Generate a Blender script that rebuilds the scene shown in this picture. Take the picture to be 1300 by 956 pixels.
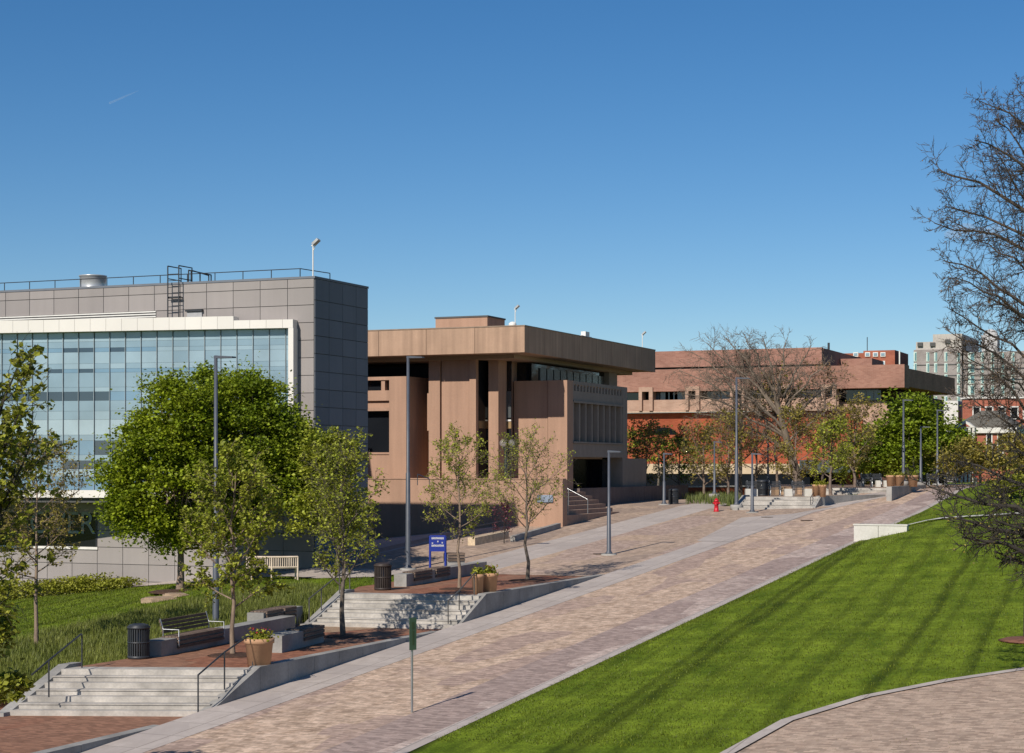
import bpy, bmesh, math, random
from mathutils import Vector
R_ = math.radians
scn = bpy.context.scene
for _o in list(bpy.data.objects): bpy.data.objects.remove(_o)

# ------------------------------------------------------------------ camera, sky, sun
FP, CX, HY, EYE = 2290.0, 650.0, 592.0, 5.5
TH = R_(22.8); CS, SN = math.cos(TH), math.sin(TH)
cam = bpy.data.cameras.new('camera'); camo = bpy.data.objects.new('camera', cam)
scn.collection.objects.link(camo); scn.camera = camo
camo.location = (0, 0, EYE); camo.rotation_euler = (math.pi/2, 0, TH)
cam.sensor_width = 36; cam.lens = 36*FP/1300; cam.shift_y = 114/1300; cam.clip_start = .5; cam.clip_end = 12000
scn.view_settings.view_transform = 'Standard'; scn.view_settings.look = 'None'
scn.view_settings.exposure = 0.0; scn.view_settings.gamma = 1
SUN_EL = R_(36); sd = Vector((.108*math.cos(SUN_EL), .9946*math.cos(SUN_EL), -math.sin(SUN_EL)))
wd = bpy.data.worlds.new('World'); scn.world = wd; wd.use_nodes = True
nt = wd.node_tree; nt.nodes.clear()
sky = nt.nodes.new('ShaderNodeTexSky'); sky.sky_type = 'NISHITA'; sky.sun_disc = False
sky.sun_elevation = SUN_EL; sky.sun_rotation = math.pi + .108; sky.altitude = 1500
sky.air_density = 1.0; sky.dust_density = .5; sky.ozone_density = 3.0
bg = nt.nodes.new('ShaderNodeBackground'); bg.inputs[1].default_value = .087
wo = nt.nodes.new('ShaderNodeOutputWorld')
hs = nt.nodes.new('ShaderNodeHueSaturation'); hs.inputs['Saturation'].default_value = 1.30; hs.inputs['Hue'].default_value = .502
nt.links.new(sky.outputs[0], hs.inputs['Color']); nt.links.new(hs.outputs[0], bg.inputs[0]); nt.links.new(bg.outputs[0], wo.inputs[0])
sl = bpy.data.lights.new('sun', 'SUN'); sl.energy = 5.0; sl.angle = R_(.53); sl.color = (1, .93, .82)
so = bpy.data.objects.new('sun', sl); scn.collection.objects.link(so)
so.rotation_euler = sd.to_track_quat('-Z', 'Y').to_euler(); so.location = (-20, -40, 60)

# ------------------------------------------------------------------ photo pixel -> world helpers (X = across street, Y = along street)
def ray(X, Y):
    a = (X-CX)/FP; b = (HY-Y)/FP
    return (CS*a-SN, SN*a+CS, b)
def at_t(X, Y, t): d = ray(X, Y); return Vector((d[0]*t, d[1]*t, EYE+d[2]*t))
def at_z(X, Y, z): d = ray(X, Y); return at_t(X, Y, (z-EYE)/d[2])
def at_u(X, Y, u): return at_t(X, Y, u/ray(X, Y)[1])
def at_v(X, Y, v): return at_t(X, Y, v/ray(X, Y)[0])
def lerp(a, b, k): return a+(b-a)*k
def sm(a, b, x):
    k = min(1, max(0, (x-a)/(b-a))); return k*k*(3-2*k)
def interp(x, pts):
    if x <= pts[0][0]: return pts[0][1]
    for (a, p), (b, q) in zip(pts, pts[1:]):
        if x <= b: return p+(q-p)*(x-a)/(b-a)
    return pts[-1][1]
def zs(u): return interp(u, [(0, -3.17), (100, 2.83), (104, 3.1), (111.5, 3.65), (117, 4.05)])
def zl(u): return interp(u, [(0, -3.17), (105, 3.13), (112, 3.25)])
def H(v, u):
    if v <= -25.2:
        z = lerp(zs(u), zl(u), sm(-25.2, -29, v))
        return z+.11*min(0, max(v, -75)+38.7)
    z = zs(u)
    if v > -18:
        d = min(v, 25)+18; k = sm(66, 82, u)*(1-sm(125, 140, u)); z += .035*d+k*.19*min(d, 2.8)
    return z
def at_H(X, Y, t0=25, t1=400):
    d = ray(X, Y); t = t0
    while t < t1:
        if EYE+d[2]*t <= H(d[0]*t, d[1]*t): break
        t += .25
    return Vector((d[0]*t, d[1]*t, H(d[0]*t, d[1]*t)))
def depth(p): return -SN*p[0]+CS*p[1]
RC = Vector((CS, SN, 0)); FW = Vector((-SN, CS, 0))

# ------------------------------------------------------------------ materials
MATS = {}; ALB = .86
def mat(name, col, rough=.85, var=.15, scale=3.0, bump=0.0, bscale=None, metal=0.0, spec=.3, stretch=(1, 1, 1), island=0.0, trans=0.0, streak=0.0, col2=None, fine=0.0):
    if name in MATS: return MATS[name]
    col = tuple(c*ALB for c in col); col2 = tuple(c*ALB for c in col2) if col2 else None
    m = bpy.data.materials.new(name); m.use_nodes = True; n = m.node_tree; N = n.nodes; L = n.links
    p = N['Principled BSDF']; p.inputs['Roughness'].default_value = rough; p.inputs['Metallic'].default_value = metal
    p.inputs['Specular IOR Level'].default_value = spec
    g = N.new('ShaderNodeNewGeometry'); mp = N.new('ShaderNodeMapping'); mp.inputs['Scale'].default_value = stretch
    L.new(g.outputs['Position'], mp.inputs[0])
    tx = N.new('ShaderNodeTexNoise'); tx.inputs['Scale'].default_value = scale; tx.inputs['Detail'].default_value = 6
    L.new(mp.outputs[0], tx.inputs[0])
    r = N.new('ShaderNodeValToRGB'); r.color_ramp.elements[0].position = .3; r.color_ramp.elements[1].position = .7
    c2 = col2 or tuple(min(1, c*(1+var)) for c in col); c1 = tuple(c*(1-var) for c in col)
    if col2: c1 = col
    r.color_ramp.elements[0].color = (*c1, 1); r.color_ramp.elements[1].color = (*c2, 1)
    L.new(tx.outputs['Fac'], r.inputs[0]); out = r.outputs[0]
    def mult(sock, lo, hi, fac):
        mr = N.new('ShaderNodeMapRange'); mr.inputs[1].default_value = .25; mr.inputs[2].default_value = .75
        mr.inputs[3].default_value = lo; mr.inputs[4].default_value = hi; L.new(fac, mr.inputs[0])
        mx = N.new('ShaderNodeMix'); mx.data_type = 'RGBA'; mx.blend_type = 'MULTIPLY'; mx.inputs[0].default_value = 1
        L.new(sock, mx.inputs[6]); L.new(mr.outputs[0], mx.inputs[7]); return mx.outputs[2]
    if island:
        out = mult(out, 1-island, 1+island, g.outputs['Random Per Island'])
    if streak:
        mp2 = N.new('ShaderNodeMapping'); mp2.inputs['Scale'].default_value = (2.2, 2.2, .12); L.new(g.outputs['Position'], mp2.inputs[0])
        t2 = N.new('ShaderNodeTexNoise'); t2.inputs['Scale'].default_value = 1.3; t2.inputs['Detail'].default_value = 5; L.new(mp2.outputs[0], t2.inputs[0])
        out = mult(out, 1-streak, 1+streak, t2.outputs['Fac'])
    if fine:
        t3 = N.new('ShaderNodeTexNoise'); t3.inputs['Scale'].default_value = 14; t3.inputs['Detail'].default_value = 4; L.new(g.outputs['Position'], t3.inputs[0])
        out = mult(out, 1-fine, 1+fine, t3.outputs['Fac'])
    L.new(out, p.inputs['Base Color'])
    if bump:
        tb = N.new('ShaderNodeTexNoise'); tb.inputs['Scale'].default_value = bscale or scale*6; tb.inputs['Detail'].default_value = 5
        L.new(mp.outputs[0], tb.inputs[0]); b = N.new('ShaderNodeBump'); b.inputs['Strength'].default_value = bump; b.inputs['Distance'].default_value = .05
        L.new(tb.outputs['Fac'], b.inputs['Height']); L.new(b.outputs[0], p.inputs['Normal'])
    if trans:
        o = N['Material Output']; tr = N.new('ShaderNodeBsdfTranslucent'); ms = N.new('ShaderNodeMixShader'); ms.inputs[0].default_value = trans
        L.new(out, tr.inputs[0]); L.new(p.outputs[0], ms.inputs[1]); L.new(tr.outputs[0], ms.inputs[2]); L.new(ms.outputs[0], o.inputs[0])
    MATS[name] = m; return m

def brick_mat(name, colA, colB, colP, patch=.5, bw=.22, bh=.11, mortar=(.3, .26, .22), thr=.5, pscale=(.45, .12, 1), warp=0):
    colA, colB, colP = (tuple(c*ALB for c in q) for q in (colA, colB, colP))
    m = bpy.data.materials.new(name); m.use_nodes = True; n = m.node_tree; N = n.nodes; L = n.links
    p = N['Principled BSDF']; p.inputs['Roughness'].default_value = .8; p.inputs['Specular IOR Level'].default_value = .25
    g = N.new('ShaderNodeNewGeometry')
    mp = N.new('ShaderNodeMapping'); L.new(g.outputs['Position'], mp.inputs[0]); mp.inputs['Rotation'].default_value = (0, 0, 0)
    bt = N.new('ShaderNodeTexBrick'); bt.inputs['Scale'].default_value = 1; bt.inputs['Brick Width'].default_value = bw; bt.inputs['Row Height'].default_value = bh
    bt.inputs['Mortar Size'].default_value = .006; bt.inputs['Bias'].default_value = 0
    bt.inputs['Color1'].default_value = (.55, .55, .55, 1); bt.inputs['Color2'].default_value = (1.3, 1.3, 1.3, 1); bt.inputs['Mortar'].default_value = (.8, .8, .8, 1)
    L.new(mp.outputs[0], bt.inputs['Vector'])
    # patches
    mp2 = N.new('ShaderNodeMapping'); mp2.inputs['Scale'].default_value = pscale; L.new(g.outputs['Position'], mp2.inputs[0])
    vo = N.new('ShaderNodeTexVoronoi'); vo.distance = 'CHEBYCHEV'; vo.inputs['Scale'].default_value = 1; vo.inputs['Randomness'].default_value = .8
    L.new(mp2.outputs[0], vo.inputs['Vector'])
    sx = N.new('ShaderNodeSeparateColor'); L.new(vo.outputs['Color'], sx.inputs[0])
    nz = N.new('ShaderNodeTexNoise'); nz.inputs['Scale'].default_value = .35; nz.inputs['Detail'].default_value = 5; L.new(g.outputs['Position'], nz.inputs[0])
    ad = N.new('ShaderNodeMath'); ad.operation = 'ADD'; L.new(sx.outputs[0], ad.inputs[0]); L.new(nz.outputs['Fac'], ad.inputs[1])
    mr = N.new('ShaderNodeMapRange'); mr.inputs[1].default_value = 1-thr+.5-.12; mr.inputs[2].default_value = 1-thr+.5+.12; L.new(ad.outputs[0], mr.inputs[0])
    sc = N.new('ShaderNodeMath'); sc.operation = 'MULTIPLY'; sc.inputs[1].default_value = patch; L.new(mr.outputs[0], sc.inputs[0])
    n2 = N.new('ShaderNodeTexNoise'); n2.inputs['Scale'].default_value = 3.2; n2.inputs['Detail'].default_value = 7; n2.inputs['Roughness'].default_value = .8
    mp3 = N.new('ShaderNodeMapping'); mp3.inputs['Scale'].default_value = (1, .38, 1); L.new(g.outputs['Position'], mp3.inputs[0]); L.new(mp3.outputs[0], n2.inputs[0])
    r = N.new('ShaderNodeValToRGB'); r.color_ramp.elements[0].position = .36; r.color_ramp.elements[1].position = .64
    r.color_ramp.elements[0].color = (*colA, 1); r.color_ramp.elements[1].color = (*colB, 1); L.new(n2.outputs['Fac'], r.inputs[0])
    mx = N.new('ShaderNodeMix'); mx.data_type = 'RGBA'; L.new(sc.outputs[0], mx.inputs[0]); L.new(r.outputs[0], mx.inputs[6]); mx.inputs[7].default_value = (*colP, 1)
    mu = N.new('ShaderNodeMix'); mu.data_type = 'RGBA'; mu.blend_type = 'MULTIPLY'; mu.inputs[0].default_value = .75
    L.new(mx.outputs[2], mu.inputs[6]); L.new(bt.outputs['Color'], mu.inputs[7])
    L.new(mu.outputs[2], p.inputs['Base Color']); MATS[name] = m; return m

def wall_brick(name, c1, c2, mortar, scale=1.0):
    c1, c2, mortar = (tuple(c*ALB for c in q) for q in (c1, c2, mortar))
    m = bpy.data.materials.new(name); m.use_nodes = True; n = m.node_tree; N = n.nodes; L = n.links
    p = N['Principled BSDF']; p.inputs['Roughness'].default_value = .9; p.inputs['Specular IOR Level'].default_value = .2
    g = N.new('ShaderNodeNewGeometry'); sp = N.new('ShaderNodeSeparateXYZ'); L.new(g.outputs['Position'], sp.inputs[0])
    ad = N.new('ShaderNodeMath'); L.new(sp.outputs[0], ad.inputs[0]); L.new(sp.outputs[1], ad.inputs[1])
    cb = N.new('ShaderNodeCombineXYZ'); L.new(ad.outputs[0], cb.inputs[0]); L.new(sp.outputs[2], cb.inputs[1])
    bt = N.new('ShaderNodeTexBrick'); bt.inputs['Scale'].default_value = scale; bt.inputs['Brick Width'].default_value = .4; bt.inputs['Row Height'].default_value = .13
    bt.inputs['Mortar Size'].default_value = .008; bt.inputs['Color1'].default_value = (*c1, 1); bt.inputs['Color2'].default_value = (*c2, 1); bt.inputs['Mortar'].default_value = (*mortar, 1)
    L.new(cb.outputs[0], bt.inputs['Vector'])
    nz = N.new('ShaderNodeTexNoise'); nz.inputs['Scale'].default_value = .5; nz.inputs['Detail'].default_value = 6; L.new(g.outputs['Position'], nz.inputs[0])
    mr = N.new('ShaderNodeMapRange'); mr.inputs[1].default_value = .3; mr.inputs[2].default_value = .7; mr.inputs[3].default_value = .82; mr.inputs[4].default_value = 1.15; L.new(nz.outputs['Fac'], mr.inputs[0])
    mu = N.new('ShaderNodeMix'); mu.data_type = 'RGBA'; mu.blend_type = 'MULTIPLY'; mu.inputs[0].default_value = 1; L.new(bt.outputs['Color'], mu.inputs[6]); L.new(mr.outputs[0], mu.inputs[7])
    L.new(mu.outputs[2], p.inputs['Base Color']); MATS[name] = m; return m

def lawn_mat(name, ca, cb, stripes):
    m = bpy.data.materials.new(name); m.use_nodes = True; n = m.node_tree; N = n.nodes; L = n.links
    p = N['Principled BSDF']; p.inputs['Roughness'].default_value = .95; p.inputs['Specular IOR Level'].default_value = .1
    g = N.new('ShaderNodeNewGeometry')
    def noise(scale, st, detail=6, dist=0):
        mp = N.new('ShaderNodeMapping'); mp.inputs['Scale'].default_value = st; L.new(g.outputs['Position'], mp.inputs[0])
        t = N.new('ShaderNodeTexNoise'); t.inputs['Scale'].default_value = scale; t.inputs['Detail'].default_value = detail; t.inputs['Distortion'].default_value = dist
        L.new(mp.outputs[0], t.inputs[0]); return t.outputs['Fac']
    def stripe(scale, off):
        mp = N.new('ShaderNodeMapping'); mp.inputs['Rotation'].default_value = (0, 0, -.07); mp.inputs['Location'].default_value = (off, 0, 0); L.new(g.outputs['Position'], mp.inputs[0])
        sx = N.new('ShaderNodeSeparateXYZ'); L.new(mp.outputs[0], sx.inputs[0])
        wn = N.new('ShaderNodeTexNoise'); wn.inputs['Scale'].default_value = .12; L.new(g.outputs['Position'], wn.inputs[0])
        ad = N.new('ShaderNodeMath'); ad.operation = 'MULTIPLY_ADD'; L.new(wn.outputs['Fac'], ad.inputs[0]); ad.inputs[1].default_value = .7; L.new(sx.outputs[0], ad.inputs[2])
        t = N.new('ShaderNodeTexNoise'); t.noise_dimensions = '1D'; t.inputs['Scale'].default_value = scale; t.inputs['Detail'].default_value = 1.5; L.new(ad.outputs[0], t.inputs['W']); return t.outputs['Fac']
    f = noise(1.0, (1, .45, 1), 9); r = N.new('ShaderNodeValToRGB'); r.color_ramp.elements[0].position = .32; r.color_ramp.elements[1].position = .7
    r.color_ramp.elements[0].color = (*ca, 1); r.color_ramp.elements[1].color = (*cb, 1); L.new(f, r.inputs[0]); out = r.outputs[0]
    def mul(out, fac, a, b, lo, hi):
        mr = N.new('ShaderNodeMapRange'); mr.inputs[1].default_value = a; mr.inputs[2].default_value = b; mr.inputs[3].default_value = lo; mr.inputs[4].default_value = hi; L.new(fac, mr.inputs[0])
        mu = N.new('ShaderNodeMix'); mu.data_type = 'RGBA'; mu.blend_type = 'MULTIPLY'; mu.inputs[0].default_value = 1; L.new(out, mu.inputs[6]); L.new(mr.outputs[0], mu.inputs[7]); return mu.outputs[2]
    out = mul(out, noise(22, (1, 1, 1), 3), .3, .7, .7, 1.3)
    out = mul(out, noise(6, (1, .5, 1), 5), .35, .65, .84, 1.15)
    if stripes:
        out = mul(out, stripe(.75, 0), .38, .46, .50, 1.05); out = mul(out, stripe(1.5, 7.3), .36, .45, .74, 1.04)
        mp = N.new('ShaderNodeMapping'); mp.inputs['Scale'].default_value = (.08, 1, 1); L.new(g.outputs['Position'], mp.inputs[0])
        out = mul(out, noise(2.2, (.12, 1, 1), 5), .35, .65, .86, 1.1)
    L.new(out, p.inputs['Base Color'])
    b = N.new('ShaderNodeBump'); b.inputs['Strength'].default_value = .7; b.inputs['Distance'].default_value = .06; L.new(noise(18, (1, 1, 1), 4), b.inputs['Height']); L.new(b.outputs[0], p.inputs['Normal'])
    MATS[name] = m; return m

def glass(name, col, rough=.06, spec=.9, metal=0.0):
    return mat(name, col, rough=rough, var=.12, scale=.6, spec=spec, metal=metal)

# ------------------------------------------------------------------ mesh builder and object helpers
BASE = {}
class MB:
    def __init__(s): s.v = []; s.f = []; s.m = []; s.sm = []
    def add(s, vs, fs, mi=0, smooth=False):
        k = len(s.v); s.v += [tuple(v) for v in vs]
        for f in fs: s.f.append(tuple(i+k for i in f)); s.m.append(mi); s.sm.append(smooth)
        return s
    def box(s, x0, x1, y0, y1, z0, z1, mi=0):
        if x0 > x1: x0, x1 = x1, x0
        if y0 > y1: y0, y1 = y1, y0
        return s.add([(x0, y0, z0), (x1, y0, z0), (x1, y1, z0), (x0, y1, z0), (x0, y0, z1), (x1, y0, z1), (x1, y1, z1), (x0, y1, z1)],
                     [(0, 3, 2, 1), (4, 5, 6, 7), (0, 1, 5, 4), (1, 2, 6, 5), (2, 3, 7, 6), (3, 0, 4, 7)], mi)
    def obox(s, o, ax, lx, ay, ly, z0, z1, mi=0):
        """box from corner o along unit vectors ax, ay"""
        o = Vector((o[0], o[1], 0)); ax = Vector((ax[0], ax[1], 0)); ay = Vector((ay[0], ay[1], 0))
        c = [o, o+ax*lx, o+ax*lx+ay*ly, o+ay*ly]
        return s.prism([(p.x, p.y) for p in c], z0, z1, mi)
    def prism(s, poly, z0, z1, mi=0):
        n = len(poly); ar = sum(poly[i][0]*poly[(i+1) % n][1]-poly[(i+1) % n][0]*poly[i][1] for i in range(n))
        if ar < 0: poly = poly[::-1]
        b = [z0]*n if not isinstance(z0, (list, tuple)) else (z0[::-1] if ar < 0 else z0)
        t = [z1]*n if not isinstance(z1, (list, tuple)) else (z1[::-1] if ar < 0 else z1)
        vs = [(p[0], p[1], b[i]) for i, p in enumerate(poly)]+[(p[0], p[1], t[i]) for i, p in enumerate(poly)]
        fs = [tuple(range(n-1, -1, -1)), tuple(range(n, 2*n))]+[(i, (i+1) % n, n+(i+1) % n, n+i) for i in range(n)]
        return s.add(vs, fs, mi)
    def tube(s, pts, rs, n=6, mi=0, smooth=True, cap=True):
        pts = [Vector(p) for p in pts]
        if not isinstance(rs, (list, tuple)): rs = [rs]*len(pts)
        vs = []; fs = []
        for i, p in enumerate(pts):
            d = (pts[min(i+1, len(pts)-1)]-pts[max(i-1, 0)])
            if d.length < 1e-6: d = Vector((0, 0, 1))
            d.normalize(); a = d.cross(Vector((0, 0, 1)) if abs(d.z) < .9 else Vector((1, 0, 0))).normalized(); b = d.cross(a)
            for k in range(n):
                t = 2*math.pi*k/n; q = p+(a*math.cos(t)+b*math.sin(t))*rs[i]; vs.append((q.x, q.y, q.z))
        for i in range(len(pts)-1):
            for k in range(n):
                fs.append((i*n+k, i*n+(k+1) % n, (i+1)*n+(k+1) % n, (i+1)*n+k))
        s.add(vs, fs, mi, smooth)
        if cap:
            s.add(vs[:n], [tuple(range(n))[::-1]], mi); s.add(vs[-n:], [tuple(range(n))], mi)
        return s
    def lathe(s, c, prof, n=20, mi=0, smooth=True):
        vs = []; fs = []
        for r, z in prof:
            for k in range(n):
                t = 2*math.pi*k/n; vs.append((c[0]+r*math.cos(t), c[1]+r*math.sin(t), c[2]+z))
        for i in range(len(prof)-1):
            for k in range(n): fs.append((i*n+k, i*n+(k+1) % n, (i+1)*n+(k+1) % n, (i+1)*n+k))
        fs.append(tuple(range(n))[::-1]); fs.append(tuple(range((len(prof)-1)*n, len(prof)*n)))
        return s.add(vs, fs, mi, smooth)
    def build(s, name, mats, parent=None):
        if not isinstance(mats, (list, tuple)): mats = [mats]
        me = bpy.data.meshes.new(name); off = Vector((0, 0, 0))
        o = bpy.data.objects.new(name, me)
        if parent is not None: off = BASE[parent.as_pointer()]; o.parent = parent
        me.from_pydata([(v[0]-off.x, v[1]-off.y, v[2]-off.z) for v in s.v], [], s.f)
        for m in mats: me.materials.append(m)
        me.polygons.foreach_set('material_index', s.m); me.polygons.foreach_set('use_smooth', s.sm); me.update()
        scn.collection.objects.link(o); BASE[o.as_pointer()] = off
        return o

def tag(o, label=None, cat=None, group=None, kind=None):
    if label: o['label'] = label
    if cat: o['category'] = cat
    if group: o['group'] = group
    if kind: o['kind'] = kind
    return o
def thing(name, loc, label, cat, group=None):
    o = bpy.data.objects.new(name, None); scn.collection.objects.link(o); o.location = loc; o.empty_display_size = .3
    BASE[o.as_pointer()] = Vector(loc); return tag(o, label, cat, group)
def dup(root, loc, label, rz=0, scale=1, group=None):
    r = root.copy(); scn.collection.objects.link(r); r.location = loc; r.rotation_euler = (0, 0, rz); r.scale = (scale,)*3; r['label'] = label
    if group: r['group'] = group
    for ch in list(root.children):
        c = ch.copy(); scn.collection.objects.link(c); c.parent = r
        for g in list(ch.children):
            d = g.copy(); scn.collection.objects.link(d); d.parent = c
    return r

# ------------------------------------------------------------------ shared materials
CON = mat('concrete', (.335, .32, .30), var=.24, streak=.1, scale=.9, bump=.15, fine=.10)
CONP = mat('concrete_paving', (.54, .47, .425), var=.13, scale=.5, bump=.1, fine=.12)
CONW = mat('white_concrete', (.62, .60, .55), var=.10, scale=1.2, bump=.1, fine=.08)
DARKMET = mat('dark_metal', (.035, .038, .045), rough=.45, var=.2, spec=.5)
POLE = mat('pole_paint', (.085, .095, .12), rough=.45, var=.12, spec=.5)
STEEL = mat('steel', (.45, .46, .47), rough=.35, var=.1, metal=.8)
WHITE = mat('white_metal', (.8, .78, .74), rough=.5, var=.06)
CONP = brick_mat('concrete_slabs', (.47, .405, .365), (.58, .51, .465), (.44, .38, .35), patch=.5, thr=.4, bw=1.52, bh=1.47, pscale=(.7, .5, 1))
for _n in CONP.node_tree.nodes:
    if _n.type == 'TEX_BRICK':
        _n.offset = 0; _n.inputs['Mortar Size'].default_value = .018; _n.inputs['Color1'].default_value = (.95, .95, .95, 1); _n.inputs['Color2'].default_value = (1.06, 1.05, 1.04, 1); _n.inputs['Mortar'].default_value = (.5, .48, .46, 1)
WOODD = mat('weathered_wood', (.16, .115, .09), var=.3, scale=3, island=.25, stretch=(1, 1, 6))
SOIL = mat('mulch', (.085, .045, .03), var=.4, scale=9, bump=.6)
BARKG = mat('grey_bark', (.16, .13, .105), var=.35, scale=7, bump=.5, stretch=(1, 1, .3))
BARKD = mat('dark_bark', (.05, .042, .036), var=.35, scale=7, bump=.5, stretch=(1, 1, .3))
BARKT = mat('tan_bark', (.26, .19, .14), var=.3, scale=8, bump=.4, stretch=(1, 1, .3))
BRICK = brick_mat('red_brick_paving', (.27, .105, .06), (.36, .165, .10), (.34, .20, .13), patch=.5, thr=.5, mortar=(.3, .2, .16))
BRICKG = brick_mat('tan_brick_paving', (.36, .23, .14), (.45, .31, .21), (.30, .20, .15), patch=.4, thr=.4)
STREET = brick_mat('street_pavers', (.44, .305, .215), (.76, .565, .43), (.42, .30, .26), patch=.65, thr=.30, pscale=(.75, .16, 1))
STREETP = brick_mat('street_pavers_mauve', (.38, .27, .22), (.60, .45, .37), (.58, .42, .30), patch=.8, thr=.45, pscale=(.5, .09, 1))
EDGEP = brick_mat('grey_mauve_pavers', (.44, .325, .275), (.66, .53, .465), (.38, .28, .245), patch=.8, thr=.5, pscale=(.5, .14, 1))
PLAZA = brick_mat('plaza_pavers', (.44, .315, .235), (.56, .42, .32), (.34, .26, .215), patch=.6, thr=.35, pscale=(.3, .1, 1))
LAWN = lawn_mat('lawn_grass', (.074, .114, .007), (.168, .225, .018), True)

# ------------------------------------------------------------------ terrain
P1Z, P2Z, P0Z, P3Z, P4Z = 0.0, .98, -.98, 3.70, 4.12
def xy(p): return (p[0], p[1])
# platform outlines (world X, Y)
s1L, s1R = at_z(88, 848, P1Z), at_z(322, 849, P1Z)
s2Lf, s2Rf = at_z(396, 790, P1Z), at_z(583, 791, P1Z)
s2L, s2R = at_z(440, 753, P2Z), at_z(613, 756, P2Z)
WALLV = -25.3
P1 = [xy(s1L), (WALLV, s1R.y), (WALLV, 53.2), xy(at_z(560, 798, P1Z)), xy(s2Rf), xy(s2Lf), xy(at_z(350, 800, P1Z)), xy(at_z(240, 826, P1Z)), xy(at_z(163, 836, P1Z))]
P1[3] = (WALLV, s2Rf.y); P1 = [P1[0], P1[1], P1[3], P1[4], P1[5], P1[6], P1[7], P1[8]]
P2 = [xy(s2L), xy(s2R), (WALLV, s2R.y+.3), (WALLV, 69.3), (-31.5, 69.6), xy(at_z(515, 736, P2Z)), xy(at_z(455, 745, P2Z))]
def inpoly(x, y, poly, e=0):
    c = False; n = len(poly)
    for i in range(n):
        x1, y1 = poly[i]; x2, y2 = poly[(i+1) % n]
        if (y1 > y) != (y2 > y) and x < (x2-x1)*(y-y1)/(y2-y1)+x1: c = not c
    if c or e == 0: return c
    for i in range(n):
        a = Vector(poly[i]); b = Vector(poly[(i+1) % n]); p = Vector((x, y)); t = max(0, min(1, (p-a).dot(b-a)/max(1e-9, (b-a).length_squared)))
        if (a+(b-a)*t-p).length < e: return True
    return False
PAVED = []   # polygons under which the earth is lowered a little
PAVED.append([(-25.4, 15), (-18.1, 15), (-18.1, 118), (-25.4, 118)])
PAVED.append([(-41, 70), (-25, 70), (-25, 122), (-41, 122)])
P3 = None
path_left = [xy(at_t(120, 743, 84.4)), xy(at_t(300, 734, 78.5)), xy(at_t(395, 731, 75.5)), xy(at_t(470, 724, 75.5)), (-31.5, 69.9), (-31.5, 92), (-60, 92), (-72, 80)]
PAVED.append(path_left)
low = [(P1, P1Z-.35), (P2, P2Z-.3), ([(-33.2, 30), (-25, 30), (-25, s1R.y+.2), xy(s1L), (-32.4, 42)], -1.7), ([xy(s2Lf), xy(s2Rf), xy(s2R), xy(s2L)], -.2)]
def frange(a, b, s):
    o = []
    while a < b-1e-6: o.append(round(a, 4)); a += s
    return o
Us = [-2500, -800, -200, -60, -20, 0, 12]+frange(20, 34, 1)+frange(34, 100, .5)+frange(100, 140, 1)+[145, 155, 170, 200, 260, 400, 800, 2000, 5000, 9000]
Vs = [-6000, -2000, -600, -250, -120, -90, -80]+frange(-75, -48, 1)+frange(-48, -16, .5)+frange(-16, 26, 1)+[30, 45, 80, 160, 400, 1200, 4000, 8000]
mb = MB(); nv = len(Vs)
for u in Us:
    for v in Vs:
        z = H(v, u)
        for poly, zz in low:
            if inpoly(v, u, poly, .55 if poly is not P2 else .3): z = min(z, zz)
        for poly in PAVED:
            if inpoly(v, u, poly): z -= .07
        mb.v.append((v, u, z))
for i in range(len(Us)-1):
    for j in range(nv-1):
        mb.f.append((i*nv+j, i*nv+j+1, (i+1)*nv+j+1, (i+1)*nv+j)); mb.m.append(0); mb.sm.append(True)
tag(mb.build('lawn', LAWN), kind='structure')

def sheet(name, poly, mt, off, zf=H, step=.5, kind='structure'):
    """paving following the ground: a grid clipped to a convex outline"""
    x0 = min(p[0] for p in poly); x1 = max(p[0] for p in poly); y0 = min(p[1] for p in poly); y1 = max(p[1] for p in poly)
    bm = bmesh.new(); nx = max(2, int((x1-x0)/1.0)+2); ny = max(2, int((y1-y0)/step)+2)
    g = [[bm.verts.new((x0+(x1-x0)*i/(nx-1), y0+(y1-y0)*j/(ny-1), 0)) for i in range(nx)] for j in range(ny)]
    for j in range(ny-1):
        for i in range(nx-1): bm.faces.new((g[j][i], g[j][i+1], g[j+1][i+1], g[j+1][i]))
    n = len(poly); ar = sum(poly[i][0]*poly[(i+1) % n][1]-poly[(i+1) % n][0]*poly[i][1] for i in range(n)); P = poly if ar > 0 else poly[::-1]
    if not (len(poly) == 4 and len({round(p[0], 3) for p in poly}) == 2 and len({round(p[1], 3) for p in poly}) == 2):
        for i in range(n):
            a = P[i]; b = P[(i+1) % n]; nrm = Vector((b[1]-a[1], -(b[0]-a[0]), 0))
            bmesh.ops.bisect_plane(bm, geom=bm.verts[:]+bm.edges[:]+bm.faces[:], plane_co=(a[0], a[1], 0), plane_no=nrm, clear_outer=True)
    for v in bm.verts: v.co.z = zf(v.co.x, v.co.y)+off
    me = bpy.data.meshes.new(name); bm.to_mesh(me); bm.free(); me.materials.append(mt)
    o = bpy.data.objects.new(name, me); scn.collection.objects.link(o)
    return tag(o, kind=kind)
def rect(a, b, c, d): return [(a, c), (b, c), (b, d), (a, d)]
zS = lambda v, u: zs(u)
sheet('street', rect(-23.85, -18.15, 15, 150), STREET, .0, zS)
sheet('street_edge_band', rect(-19.9, -18.3, 15, 150), EDGEP, .006, zS)
sheet('concrete_edge', rect(-18.3, -17.95, 15, 150), CONP, .012, zS)
sheet('concrete_path', rect(-25.32, -23.85, 15, 101), CONP, .006, zS)
sheet('concrete_path', [(-25.32, 101), (-23.85, 101), (-20.4, 118), (-22.4, 118)], CONP, .008, zS)
sheet('brick_street', rect(-30.5, -25.32, 69.3, 103), STREETP, .004)
sheet('tan_brick_band', rect(-27.9, -25.7, 69.3, 103), PLAZA, .009)
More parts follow.
